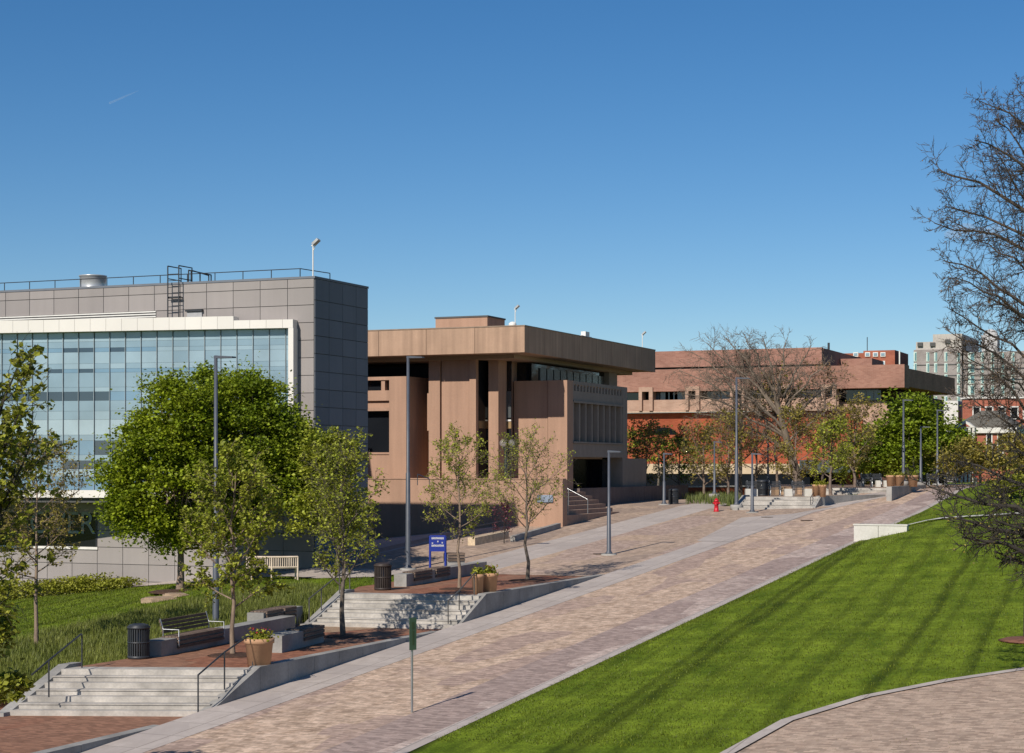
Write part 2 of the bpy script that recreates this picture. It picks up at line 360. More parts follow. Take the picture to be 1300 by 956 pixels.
sheet('concrete_path', rect(-32.9, -30.5, 69.7, 122), CONP, .004)
sheet('plaza', rect(-41, -32.9, 70, 122), PLAZA, .004)
sheet('plaza', [(-30.5, 98), (-25.32, 98), (-23.6, 104.6), (-30.5, 104.6)], PLAZA, .012)
sheet('plaza', rect(-30.5, -20, 117.5, 150), PLAZA, .012)
sheet('concrete_crossing', [(-25.6, 84), (-23.9, 84), (-23.9, 101), (-27.0, 97)], CONP, .014)
sheet('concrete_path', path_left[:4]+[(-33.1, 69.9), (-33.1, 90.2), (-50, 90.2), (-72, 80.9)], CONP, .002)

# platforms, stairs and their walls
def skirt(poly, z, d, name, mt): o = MB().prism(poly, z-d, z).build(name, mt); return tag(o, kind='structure')
skirt(P1, P1Z, 1.2, 'brick_terrace', BRICK)
def poly_sheet(name, poly, z, mt):
    m = MB(); m.add([(p[0], p[1], z) for p in poly], [tuple(range(len(poly)))]); o = m.build(name, mt)
    if o.data.polygons[0].normal.z < 0: o.data.flip_normals()
    return tag(o, kind='structure')
poly_sheet('tan_brick_paving', [xy(at_z(375, 796, 0)), xy(at_z(350, 802, 0)), xy(at_z(420, 803, 0)), xy(at_z(480, 798, 0)), xy(at_z(560, 797, 0)), xy(s2Rf), xy(s2Lf)], P1Z+.005, BRICKG)
skirt(P2, P2Z, 1.2, 'brick_terrace', BRICK)
P0 = [(-34, 20), (WALLV, 20), (WALLV, 41.4), xy(s1R), xy(s1L), (-33.5, 41)]
skirt([(-33.2, 18), (WALLV, 18), (WALLV, 41.2), (-33.2, 41.2)], P0Z, 1.5, 'brick_terrace', BRICK)

def stairs(name, L, R, ztop, n, riser, tread, label, mt=None, down=None):
    mt = mt or mat('step_concrete', (.46, .425, .385), var=.28, scale=1.5, fine=.12, bump=.1); L = Vector((L[0], L[1], 0)); R = Vector((R[0], R[1], 0)); ax = (R-L).normalized(); dn = down or Vector((ax.y, -ax.x, 0))
    m = MB(); w = (R-L).length
    for k in range(n):
        z = ztop-k*riser; a = L+dn*(k*tread-.30); 
        jit = .002*(k % 2)
        m.prism([(a.x, a.y), (a.x+ax.x*w, a.y+ax.y*w), (a.x+ax.x*w+dn.x*(tread+.3), a.y+ax.y*w+dn.y*(tread+.3)), (a.x+dn.x*(tread+.3), a.y+dn.y*(tread+.3))], ztop-n*riser-.4+jit, z+.004 if k == 0 else z)
        if k % 2 == 0: continue
        e = L+dn*((k+1)*tread)
        m.prism([(e.x, e.y), (e.x+ax.x*w, e.y+ax.y*w), (e.x+ax.x*w+dn.x*.03, e.y+ax.y*w+dn.y*.03), (e.x+dn.x*.03, e.y+dn.y*.03)], z-.03, z-.001)
    o = m.build(name, mt); return tag(o, label, 'steps'), ax, dn, w
DN = Vector((0, -1, 0))
_, ax1, dn1, w1 = stairs('concrete_stairs', s1L, s1R, P1Z, 7, .14, .36, 'pale concrete steps in front of the brick terrace with the black litter bin', down=DN)
_, ax2, dn2, w2 = stairs('concrete_stairs', s2L, s2R, P2Z, 7, .14, .36, 'pale concrete steps dappled by tree shadow between the two brick terraces', down=DN)
def cheek(name, top, ax, dn, length, wid, z0, drop, label, flat=.6):
    """sloping curb wall beside stairs"""
    o = Vector((top[0], top[1], 0)); p = []
    for s, z in ((-flat, z0+.10), (0, z0+.10), (length, z0-drop+.10), (length+.25, z0-drop+.10)): p.append((o+dn*s, z))
    m = MB()
    for (a, za), (b, zb) in zip(p, p[1:]):
        m.prism([(a.x, a.y), (a.x+ax.x*wid, a.y+ax.y*wid), (b.x+ax.x*wid, b.y+ax.y*wid), (b.x, b.y)], z0-drop-.6, [za, za, zb, zb])
    return tag(m.build(name, CON), label, 'curb wall')
cheek('stair_curb', Vector((s1L.x, s1L.y, 0))-ax1*.3, ax1, dn1, 7*.36, .3, P1Z, .98, 'sloping concrete curb at the left end of the lowest steps')
cheek('stair_curb', Vector((s2L.x, s2L.y, 0))-ax2*.3, ax2, dn2, 7*.36, .3, P2Z, .98, 'sloping concrete curb with a handrail at the left end of the middle steps')

def retaining(name, u0, u1, zt, v0, v1, label, slope_start=None, zb=None):
    """street-side wall of a terrace: flat top, sloping nose where the stairs come down; joints as small gaps"""
    m = MB(); w = .32; L = 1.5; k = 0; u = u0
    v = lambda x: lerp(v0, v1, (x-u0)/(u1-u0))
    if slope_start:
        a = slope_start; m.prism([(v(u0)-w, a), (v(u0), a), (v(u0), u0), (v(u0)-w, u0)], zt-2.2, [zb+.08, zb+.08, zt+.06, zt+.06])
    while u < u1-.01:
        e = min(u+L, u1)
        m.prism([(v(u)-w, u+.008), (v(u), u+.008), (v(e), e-.008), (v(e)-w, e-.008)], zt-1.6, zt+.06); u = e
    m.prism([(v(u0)-w+.01, u0), (v(u0)-.012, u0), (v(u1)-.012, u1), (v(u1)-w+.01, u1)], zt-1.6, zt+.045)
    return tag(m.build(name, CON), label, 'wall')
c1 = at_z(322, 849, 0).y; c2 = at_z(613, 756, P2Z).y
retaining('retaining_wall', c1+.05, 54.0, P1Z, WALLV+.02, WALLV+.02, 'long low concrete wall tapering into the street below the round flower planter', c1-2.6, P0Z)
retaining('retaining_wall', c2+.05, 70.2, P2Z, WALLV+.02, WALLV+.02, 'low concrete wall tapering into the street beside the pair of planters', c2-2.3, P1Z)
retaining('retaining_wall', 24, 37.9, P0Z, WALLV+.02, WALLV+.02, 'concrete wall at the street edge nearest the camera', None, None)

# upper terraces
b3L, b3R = at_H(938, 648), at_H(1032, 645.5)
ax3 = Vector((b3R.x-b3L.x, b3R.y-b3L.y, 0)).normalized(); up3 = Vector((0, 1, 0))
s3L = Vector((b3L.x, b3L.y, 0))+up3*1.8; s3R = Vector((b3R.x, b3R.y, 0))+up3*1.8
stairs('concrete_stairs', s3L, s3R, P3Z, 5, .15, .36, 'pale concrete steps behind the red fire hydrant', down=DN)
w3e = at_z(1118, 629, P3Z)
P3 = [xy(s3L), xy(s3R), (w3e.x, w3e.y), (w3e.x+.2, w3e.y+3), (-24, 121), (-28.9, 121), (-28.7, 108)]
skirt(P3, P3Z, 1.0, 'brick_terrace', BRICKG)
retaining('retaining_wall', s3R.y, w3e.y, P3Z, s3R.x+.1, w3e.x+.3, 'concrete wedge wall beside the planters on the far terrace', s3R.y-1.6, b3R.z)
cheek('stair_curb', s3L-ax3*.3, ax3, -up3, 1.8, .3, P3Z, .72, 'white stepped curb at the end of the far steps near the shrubs')
s4L, s4R = at_z(1049, 619.5, P4Z), at_z(1128, 619.5, P4Z)
stairs('concrete_stairs', s4L, s4R, P4Z, 3, .14, .36, 'farthest pale steps dappled by shade on the upper terrace', down=DN)
P4 = [xy(s4L), xy(s4R), xy(at_z(1160, 619, P4Z)), (-19.6, 135), (-36, 135), (-30, 116)]
skirt(P4, P4Z, .9, 'brick_terrace', BRICKG)
w4 = at_z(1133, 621, P4Z); w4e = at_z(1163, 619.2, P4Z)
retaining('retaining_wall', w4.y-1.0, w4e.y+2, P4Z+.1, w4.x+.15, w4e.x+.3, 'dark concrete wedge wall under the three farthest planters')

# low white wall stub and the narrow path in the right-hand lawn
a = at_H(1084, 688); e = Vector((-15.7, a.y, 0))
m = MB(); m.box(a.x, -17.05, a.y, a.y+.45, a.z-.8, 2.70); m.box(-17.03, e.x, a.y, a.y+.45, a.z-.8, 2.70)
m.box(a.x-.03, e.x+.03, a.y-.03, a.y+.48, 2.705, 2.77)
tag(m.build('low_wall', CONW), 'short white concrete wall set into the right-hand lawn beside the street', 'wall')
pa = [at_H(1150, 669), at_H(1236, 657.5)]
pd = (pa[1]-pa[0]).normalized(); pn = Vector((-pd.y, pd.x, 0))*.3; far = pa[1]+pd*10
sheet('lawn_path', [xy(pa[0]-pn), xy(far-pn), xy(far+pn), xy(pa[0]+pn)], CONW, .09)
# paved walk at the lower right corner
q = [at_H(1210, 867), at_H(1300, 853), at_H(1420, 840), at_H(1420, 985), at_H(880, 985), at_H(1000, 920), at_H(1100, 888)]
sheet('brick_walk', [xy(q[0]), xy(q[1]), xy(q[2]), xy(q[3]), xy(q[4]), xy(q[5]), xy(q[6])], PLAZA, .05)
def stripe(name, a, b, w, mt, off):
    d = (b-a); d.z = 0; d.normalize(); n = Vector((-d.y, d.x, 0))*w/2
    return sheet(name, [xy(a-n), xy(b-n), xy(b+n), xy(a+n)], mt, off)
for i_, (a_, b_) in enumerate(((0, 1), (1, 2), (6, 0), (5, 6), (4, 5))): stripe('walk_edge', q[a_], q[b_], .3, CONP, .07+.004*i_)

# ------------------------------------------------------------------ B1: grey panel building with the glass curtain wall
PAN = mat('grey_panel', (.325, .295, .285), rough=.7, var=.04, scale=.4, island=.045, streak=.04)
PAND = mat('shaded_panel', (.165, .18, .21), rough=.7, var=.04, scale=.4, island=.06, streak=.05)  # darker copy of the grey panel, side wall's shade put into the colour
SEAM = mat('seam', (.10, .10, .10), var=.1)
WPAN = mat('white_panel', (.80, .76, .71), rough=.6, var=.03, scale=.5, island=.03)
G_PALE = glass('pale_glass', (.31, .42, .49)); G_MID = glass('mid_glass', (.24, .345, .42)); G_BLUE = glass('blue_glass', (.17, .29, .40)); G_DARK = glass('dark_glass', (.04, .07, .105))
G_FROST = glass('frosted_glass', (.40, .51, .56), rough=.3, spec=.6)
BLKG = glass('black_glass', (.012, .014, .018), rough=.05, spec=.6)
def thing_at(v, u, z): return (v, u, z)
K1 = .875; U1, V1 = 81.0*K1, -45.0*K1; UB = 86.9*K1
def zz(z): return 5.5+(z-5.5)*K1
b1 = thing('panel_building', (V1, U1, H(V1, U1)), 'modern grey panel building with a white-framed blue glass curtain wall', 'building')
zt1 = zz(15.1); zb1 = -3.0
A = at_u(376.5, 500, U1); A = Vector((A.x, U1-.25, 0)); tB = 95.9*K1; B = at_t(0, 500, tB); B = Vector((B.x, B.y, 0)); 
dAB = (A-B).normalized(); nAB = Vector((dAB.y, -dAB.x, 0))   # outward (towards the camera)
if nAB.y > 0: nAB = -nAB
far = B-dAB*14
m = MB(); m.prism([(-100, U1), (V1, U1), (V1, UB), (-50, UB), (-50, UB+9), (-100, UB+9)], zb1, zt1-.02)
m.build('core', SEAM, b1)
def panels(name, mt, org, ax, nrm, cols, rows, gap=.014, th=.035, skip=None):
    m = MB()
    for i in range(len(cols)-1):
        for j in range(len(rows)-1):
            if skip and skip((cols[i]+cols[i+1])/2, (rows[j]+rows[j+1])/2): continue
            o = Vector((org[0], org[1], 0))+Vector((ax[0], ax[1], 0))*(cols[i]+gap)
            m.obox(o, ax, cols[i+1]-cols[i]-2*gap, nrm, th, rows[j]+gap, rows[j+1]-gap)
    return m.build(name, mt, b1)
xs = [-100+.01]
cols = [0]; k = 0
while cols[-1] < 54: cols.append(cols[-1]+(1.417 if cols[-1] > 0 else 1.35))
rows = [zz(z) for z in (15.1, 14.64, 13.75, 12.85, 11.95, 11.05, 10.15, 9.25, 8.35, 7.45, 6.55, 5.65, 4.75)][::-1]
gf = lambda c, r: (V1-c) < A.x+.15 and r < zz(12.7)
panels('wall', PAN, (V1, U1), (-1, 0), (0, -1), cols, rows, skip=gf)
rows2 = [4.75, 3.85, 2.95, 2.05, 1.15, .25, -.65, -1.55]
zw0, zw1 = zz(1.15), zz(2.95)
wx1 = at_u(124, 690, U1).x
winlow = lambda c, r: (V1-c) < wx1 and zw0 < r < zw1
rows3 = sorted(set([zz(3.9), zw1, zz(2.05), zw0, zz(.25), zz(-.65), zz(-1.55), zz(-2.6)]))
cl = [0]+[V1-wx1+1.435*i for i in range(-7, 30) if V1-wx1+1.435*i > .4]
panels('wall', PAN, (V1, U1), (-1, 0), (0, -1), cl, rows3, skip=winlow)
sc = [0, 1.31, 2.62, 3.93, 5.14]
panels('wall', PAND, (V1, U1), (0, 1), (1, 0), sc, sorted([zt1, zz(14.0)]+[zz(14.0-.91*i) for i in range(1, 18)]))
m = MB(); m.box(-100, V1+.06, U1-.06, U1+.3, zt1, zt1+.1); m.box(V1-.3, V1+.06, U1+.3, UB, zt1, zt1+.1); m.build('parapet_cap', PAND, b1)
# louvre ledges
lx = at_u(199, 400, U1).x
m = MB()
for i, z in enumerate((zz(13.42), zz(13.55), zz(13.68))): m.box(-100, lx, U1-.09, U1-.035, z, z+.055)
m.build('louvre', WHITE, b1)
m = MB().box(-100, lx, U1-.045, U1-.036, zz(13.38), zz(13.72)); m.build('louvre_recess', SEAM, b1)
# roof railing
def rail(mb_, pts, h, r=.022, posts=True, step=1.55, mid=False):
    for a, b in zip(pts, pts[1:]):
        a = Vector(a); b = Vector(b); n = max(1, round((b-a).length/step))
        up = Vector((0, 0, h)); mb_.tube([a+up, b+up], r, 6)
        if mid: mb_.tube([a+up*.5, b+up*.5], r*.8, 5)
        if posts:
            for i in range(n+1): p = a+(b-a)*i/n; mb_.tube([p, p+up], r, 6)
m = MB(); rv = at_u(381, 344, 72.6).x; ru = 74.9
rail(m, [(-76, 72.6, zt1), (rv, 72.6, zt1), (rv+.3, ru, zt1)], .68)
rail(m, [(-76, 72.6, zt1), (rv, 72.6, zt1)], .10, r=.015, posts=False)
m.build('roof_railing', DARKMET, b1)
# ladder with walk-through rails
m = MB(); xa, xb = at_u(213, 380, U1-.35).x, at_u(227, 380, U1-.35).x; yl = U1-.35; z0 = zz(13.1); z1 = zz(16.05)
for x in (xa, xb):
    m.tube([(x, yl, z0), (x, yl, z1)], .03, 6); m.tube([(x, yl, z1), (x, yl+1.1, z1), (x, yl+1.1, zt1)], .03, 6); m.tube([(x, yl, zt1+.25), (x, yl+1.1, zt1+.25)], .025, 6)
for i in range(8): m.tube([(xa, yl, z0+.1+.3*i), (xb, yl, z0+.1+.3*i)], .017, 5)
m.tube([(xa-.05, yl+.1, zz(14.4)), (xb+.05, yl+.1, zz(14.4))], .05, 6); m.tube([(xa, yl, zz(14.4)), (xa, U1, zz(14.4))], .025, 5); m.tube([(xb, yl, zz(14.4)), (xb, U1, zz(14.4))], .025, 5)
m.build('ladder', DARKMET, b1)
m = MB(); xc, xd = at_u(237, 350, 71.8).x, at_u(256, 350, 73.5).x
rail(m, [(xb+.1, 71.4, zt1), (xc, 73.7, zt1)], .7, r=.03, step=1.2); rail(m, [(xc+.3, 71.5, zt1), (xd+.4, 73.7, zt1)], .72, r=.03, step=1.3)
m.build('hatch_railing', DARKMET, b1)
m = MB(); vx0, vx1 = at_u(239, 398, U1).x, at_u(258, 398, U1).x
m.box(vx0, vx1, U1-.12, U1-.02, zz(13.2), zz(13.62)); m.build('vent_cover', mat('pale_panel', (.42, .42, .43), rough=.6), b1)
m = MB(); m.box(vx0-.05, vx1+.05, U1-.2, U1-.04, zz(13.63), zz(13.72)); m.build('vent_hood', DARKMET, b1)
# white frame of the curtain wall (on the slightly angled front plane)
def on_plane(s, out=0): p = A-dAB*s+nAB*out; return p
def fbox(m, s0, s1, o0, o1, z0, z1, mi=0):
    a = on_plane(s0, o0); b = on_plane(s1, o0); c = on_plane(s1, o1); d = on_plane(s0, o1)
    m.prism([xy(a), xy(b), xy(c), xy(d)], z0, z1, mi)
wl = (A-far).length
zg1, zg0 = zz(12.55), zz(4.25)
bay = .774
m = MB(); step_s = (at_u(315, 400, U1)-Vector((A.x, U1, 0))).x*-1
i = 0; s = -.12
nb = int(wl/bay)
edges = [0]+[bay*(k+.5) for k in range(nb)]
for k, (a_, b_) in enumerate(zip(edges, edges[1:])):
    top = zz(13.2) if a_ > step_s-.2 else zz(12.98)
    fbox(m, a_+.006 if k else -.10, b_-.006, -.3, .40, zg1, top)
m.build('frame', WPAN, b1)
m = MB()
fbox(m, -.12, .12, -.3, .40, zg0-.4, zg1-.004)
m.build('frame', WPAN, b1)
m = MB()
for k, (a_, b_) in enumerate(zip(edges[::2], edges[2::2])): fbox(m, a_+.006, b_-.006, -.3, .45, zz(3.86), zg0)
m.build('frame', WPAN, b1)
m = MB(); fbox(m, -.1, wl, -1.2, .25, zz(3.6), zz(3.855)); m.build('soffit', SEAM, b1)
m = MB(); fbox(m, 0, wl, -.6, -.1, zg0, zg1); m.build('curtain_backing', SEAM, b1)
m = MB()
for a_ in edges[1:]: fbox(m, a_-.012, a_+.012, -.05, .04, zg0, zg1)
m.build('mullion', mat('mullion', (.30, .35, .38), rough=.5), b1)
rnd = random.Random(5)
zr = [zz(z) for z in (12.55, 12.05, 11.72, 11.5, 10.9, 10.62, 10.42, 9.65, 9.42, 8.95, 8.4, 7.95, 7.15, 6.85, 6.1, 5.8, 5.35, 4.95, 4.25)]
GM = [G_PALE, G_MID, G_BLUE, G_DARK, G_FROST]  # tints hold interior bands, with reflections put into the colour as well
for k, (a_, b_) in enumerate(zip(edges, edges[1:])):
    m = MB(); X = 376-k*22
    for j in range(len(zr)-1):
        z = (zr[j]+zr[j+1])/2; mi = 1
        r = rnd.random()
        if j == 0: mi = 0
        elif j == 2: mi = 2 if k > 8 else (1 if r < .6 else 0)
        elif j in (3, 4): mi = 0 if r < .6 else 1
        elif j == 5: mi = 2 if k > 5 else 1
        elif j == 6: mi = 1
        elif j == 7: mi = 1 if (k % 4) else 0
        elif j == 8: mi = 3 if k > 11 else (2 if r < .5 else 0)
        elif j in (9,): mi = 1
        elif j == 10: mi = 1 if k % 3 else 0
        elif j == 11: mi = 4
        elif j == 12: mi = 1
        elif j == 13: mi = 3 if k > 10 and r < .8 else 2
        elif j == 14: mi = 1
        elif j == 15: mi = 3 if r < .5 else 2
        elif j == 16: mi = 0
        elif j == 17: mi = 2
        if j == 2 and k in (11, 13, 14): mi = 3
        if j == 5 and k in (13, 15): mi = 3
        tl = .012*(rnd.random()-.5)
        fbox(m, a_+.024, b_-.024, -.09, -.02+tl, zr[j+1]+.004, zr[j]-.004, mi)
    m.build('glass_bay', GM, b1)
# ground-floor window with large letters behind the glass
m = MB(); m.box(-100, wx1, U1-.02, U1+.01, zw0, zw1); wn = m.build('window', BLKG, b1)
m = MB(); m.box(-100, wx1+.05, U1-.10, U1-.03, zw0-.12, zw0-.002); m.build('sill', WHITE, wn)
for i in range(7): x = wx1-2.87*i-(.03 if i == 0 else 0); MB().box(x-.03, x+.03, U1-.07, U1-.022, zw0, zw1).build('window_frame', DARKMET, wn)
def text_mesh(name, s, size, mt, parent, loc, rot, ext=.01):
    c = bpy.data.curves.new(name, 'FONT'); c.body = s; c.size = size; c.extrude = ext; c.align_x = 'RIGHT'; c.align_y = 'BOTTOM'
    o = bpy.data.objects.new('tmp', c); scn.collection.objects.link(o); bpy.context.view_layer.update()
    me = bpy.data.meshes.new_from_object(o); bpy.data.objects.remove(o)
    o = bpy.data.objects.new(name, me); scn.collection.objects.link(o); me.materials.clear(); me.materials.append(mt)
    if parent: o.parent = parent; o.location = Vector(loc)-BASE[parent.as_pointer()]
    else: o.location = loc
    o.rotation_euler = rot; return o
text_mesh('lettering', 'OVER', 1.5, mat('letter_film', (.30, .35, .33), rough=.5), wn, (wx1-.1, U1-.045, zw0+.32), (math.pi/2, 0, 0), .008)
m = MB(); m.box(-100, V1+.3, U1-.5, U1-.03, -3, zz(-.85)); m.build('plinth', CON, b1)

# rooftop duct and floodlights
p = at_u(118, 348, 74.0)
m = MB(); m.lathe((p.x, p.y, zt1-.2), [(.64, 0), (.64, .33), (.67, .35), (.64, .37), (.64, 1.13), (.68, 1.15), (.68, 1.2)], 32)
tag(m.build('roof_duct', mat('galvanised', (.62, .63, .64), rough=.35, var=.1, metal=.45)), 'shiny metal exhaust duct on the grey building roof', 'duct')
def floodlight(p, h, label, s=1.0, az=0):
    s *= .62
    t = thing('floodlight', p, label, 'floodlight', 'floodlights on the flat roofs'); p = Vector(p)
    MB().tube([p, p+Vector((0, 0, h))], .05*s, 8).build('pole', WHITE, t)
    m = MB(); q = p+Vector((0, 0, h)); m.tube([q+Vector((-.12, 0, -.05))*s, q+Vector((.15, 0, .1))*s], .05*s, 6)
    m.tube([q+Vector((.05, 0, -.35))*s, q+Vector((.2, 0, .05))*s], .03*s, 5); m.build('bracket', WHITE, t)
    m = MB(); d = Vector((.75, .1, .65)).normalized(); n = Vector((-.65, 0, .75)).normalized(); sd_ = d.cross(n); c = q+Vector((.25, 0, .22))*s
    vs = []
    for a_ in (-.28, .28):
        for b_ in (-.09, .09):
            for c_ in (-.24, .24): vs.append(c+(d*a_+n*b_+sd_*c_)*s)
    m.add(vs, [(0, 1, 3, 2), (4, 6, 7, 5), (0, 4, 5, 1), (2, 3, 7, 6), (0, 2, 6, 4), (1, 5, 7, 3)]); m.build('lamp_head', mat('lamp_grey', (.42, .43, .44), rough=.4), t)
    return t
p = floodlight((V1-.15, U1+.15, zt1+.08), 1.42, 'white floodlight on a tall pole at the corner of the grey panel building')

# ------------------------------------------------------------------ B2: brown concrete building with the big flat roof
TAN = mat('tan_concrete', (.42, .262, .185), rough=.9, var=.06, scale=.5, streak=.12, fine=.06, bump=.1)
FASC = mat('fascia_concrete', (.44, .29, .20), rough=.9, var=.10, scale=.6, streak=.24, fine=.05, bump=.1)
SOFF = mat('soffit_concrete', (.36, .27, .20), rough=.9, var=.06)
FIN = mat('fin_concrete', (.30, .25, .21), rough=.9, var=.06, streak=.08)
b2 = thing('concrete_building', (-38, 95, 3.2), 'brown concrete building under a wide flat overhanging roof', 'building')
RF, RV, RB, RZ0, RZ1 = 93.4, -38.5, 116.7, 11.89, 13.36
m = MB()
# fascia slabs with joints, front then side
xsf = [RV]; 
while xsf[-1] > -58: xsf.append(xsf[-1]-3.05)
for a_, b_ in zip(xsf, xsf[1:]): m.box(b_+.012, a_-.012, RF, RF+.3, RZ0, RZ1)
m.box(-58, RV-.3, RF+.3, RB, RZ0+.25, RZ1-.12)
m.build('roof_fascia', FASC, b2)
m = MB(); ysf = [RF+.005+i*(RB-RF)/8 for i in range(9)]
for a_, b_ in zip(ysf, ysf[1:]): m.box(RV-.3, RV+.004, a_+.015, b_-.015, RZ0, RZ1)
m.build('roof_fascia', FASC, b2)
m = MB(); m.box(-58, RV-.31, RF+.31, RB-.1, RZ0+.02, RZ0+.24); m.prism([(-58, RF+1.6), (RV-1.3, RF+1.6), (RV-1.3, RB-1), (-58, RB-1)], RZ0-.22, RZ0+.015); m.build('soffit', SOFF, b2)
m = MB(); m.box(-58, RV+.03, RF-.03, RF+.4, RZ1, RZ1+.06); m.box(RV-.4, RV+.03, RF+.4, RB, RZ1, RZ1+.06); m.build('roof_cap', mat('cap_metal', (.30, .22, .16), rough=.6), b2)
# left wing
wv = -46.4
m = MB(); ww = -51.5
m.box(wv-1.12, wv, 94.5, 99, 3.0, 10.75)               # right pier
m.box(-58, wv-1.12, 95.1, 99, 3.0, 4.4); 
m.box(-58, wv-1.12, 94.56, 99, 9.35, 9.95); m.box(-58, wv-1.12, 94.52, 94.9, 8.75, 8.95)
m.box(-58, wv-1.12, 94.75, 99, 8.95, 9.35); m.box(-58, wv-1.12, 94.52, 99, 10.55, 10.75)
for i in range(8):
    x = wv-1.12-.45-i*1.35; m.box(x-.12, x+.12, 94.6, 94.95, 9.95, 10.55)
m.box(-58, wv-1.12, 94.56, 99, 4.6, 6.2); m.box(-58, wv-1.12, 94.5, 94.9, 6.2, 6.32)
for i in range(5): x = wv-1.12-2.35-i*2.6; m.box(x-.14, x+.14, 94.55, 95.2, 6.3, 8.76)
m.build('wall', TAN, b2)
m = MB(); m.box(-58, wv-1.14, 95.05, 95.1, 6.3, 8.8); m.box(-58, wv-1.14, 95.0, 95.06, 9.9, 10.6); m.box(-58, wv-1.14, 95.5, 95.55, 3, 4.7); m.build('window', BLKG, b2)
# recess beside the central block, projecting corner
m = MB(); m.box(wv+.001, -45.4, 97.6, 100, 3, RZ0-.21); m.build('wall', TAN, b2)
m = MB()
cv0, cv1 = -45.35, -42.3
m.box(cv0, cv0+.72, 95.32, 100, 3, RZ0-.21); m.box(cv0+.80, cv1-.42, 95.40, 100, 3, RZ0-.212); m.box(cv1-.41, cv1, 95.25, 100, 3, RZ0-.21)
m.box(cv0+.70, cv0+.82, 95.6, 99, 3, RZ0-.23)
m.build('wall', TAN, b2)
m = MB(); m.box(cv0-.42, cv0-.003, 96.0, 97.4, 7.6, 9.8); m.build('wall_block', TAN, b2)
m = MB(); m.box(cv1, -41.0, 97.45, 97.5, 3, 7.7); m.box(cv1, -41.0, 97.45, 97.5, 8.15, RZ0-.22); sw = m.build('window', BLKG, b2); MB().box(cv1+.001, cv1+.02, 95.6, 97.4, 3, 7.7).box(cv1+.001, cv1+.02, 95.6, 97.4, 8.15, RZ0-.24).build('window', BLKG, b2); MB().box(cv1+.001, cv1+.03, 95.6, 97.4, 7.72, 8.13).build('transom', mat('ochre_panel', (.30, .20, .10)), sw)
m = MB(); m.box(cv1, -41.0, 97.38, 97.449, 8.35, 9.9); m.build('pane', glass('slot_glass', (.09, .10, .105), rough=.2), sw)
m = MB(); m.box(cv1, -41, 97.40, 97.47, 7.72, 8.13); m.build('transom', mat('ochre_panel', (.30, .20, .10)), sw)
m = MB(); m.box(cv1, -41, 97.36, 97.46, 8.14, 8.24); m.build('transom', WHITE, sw)
m = MB(); m.box(-41.92, -41.3, 96.2, 101, 3, RZ0-.21); m.build('pillar', TAN, b2)
# right block
bv, bu0, bu1, btz = -37.8, 98.3, 108.9, 10.53
m = MB(); m.box(-41.2, bv-1.25, bu0, 101, 3.0, btz); m.box(bv-1.2, bv, bu0-.08, bu0+.9, 3.0, btz)
m.box(-41.2, bv-.05, bu0+1, bu1, btz-.25, btz-.02)
m.build('wall', TAN, b2)
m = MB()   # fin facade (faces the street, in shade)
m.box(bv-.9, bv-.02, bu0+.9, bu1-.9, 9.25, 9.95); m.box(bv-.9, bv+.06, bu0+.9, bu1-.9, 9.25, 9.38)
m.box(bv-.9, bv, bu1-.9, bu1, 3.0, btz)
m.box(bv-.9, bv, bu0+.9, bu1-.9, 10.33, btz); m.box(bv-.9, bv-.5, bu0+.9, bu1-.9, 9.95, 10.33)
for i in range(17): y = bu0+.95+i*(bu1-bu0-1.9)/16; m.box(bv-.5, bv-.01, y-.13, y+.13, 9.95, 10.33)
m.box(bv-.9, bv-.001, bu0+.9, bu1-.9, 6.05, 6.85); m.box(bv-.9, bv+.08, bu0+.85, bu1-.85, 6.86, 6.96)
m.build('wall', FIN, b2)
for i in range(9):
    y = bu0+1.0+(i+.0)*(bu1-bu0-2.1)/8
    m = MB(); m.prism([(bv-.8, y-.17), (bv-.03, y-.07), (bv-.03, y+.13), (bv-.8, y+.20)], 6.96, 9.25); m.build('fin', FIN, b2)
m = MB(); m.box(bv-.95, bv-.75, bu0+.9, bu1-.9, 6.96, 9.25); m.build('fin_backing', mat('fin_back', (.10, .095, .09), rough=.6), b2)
m = MB(); m.box(bv-2.6, bv-2.4, bu0+.9, bu1-.9, 3.9, 6.05); m.box(bv-2.4, bv-.9, bu1-2.2, bu1-.9, 3.9, 6.04); m.build('entrance_glass', BLKG, b2)
m = MB(); m.box(bv-3, bv-.9, bu0+.9, bu1-.9, 5.95, 6.05); m.build('entrance_soffit', SOFF, b2)
# core and clerestory
m = MB(); m.box(-58, -40.35, 99, 113, 3, RZ0-.225); m.box(-58, -42, 97.8, 99.01, 10.0, RZ0-.226); m.build('core', BLKG, b2)
for i in range(10):
    y = 100.2+i*1.13; m = MB(); m.box(-40.35, -40.28, y, y+.95, 10.55, RZ0-.5); m.build('window', glass('clerestory_glass', (.10, .10, .09), rough=.25, spec=.5), b2)
m = MB(); m.box(-41, -40, 111.6, 113.2, 3, RZ0-.22); m.box(-58, -37.9, 108.9, 113, 3, 6); m.build('wall', FIN, b2)
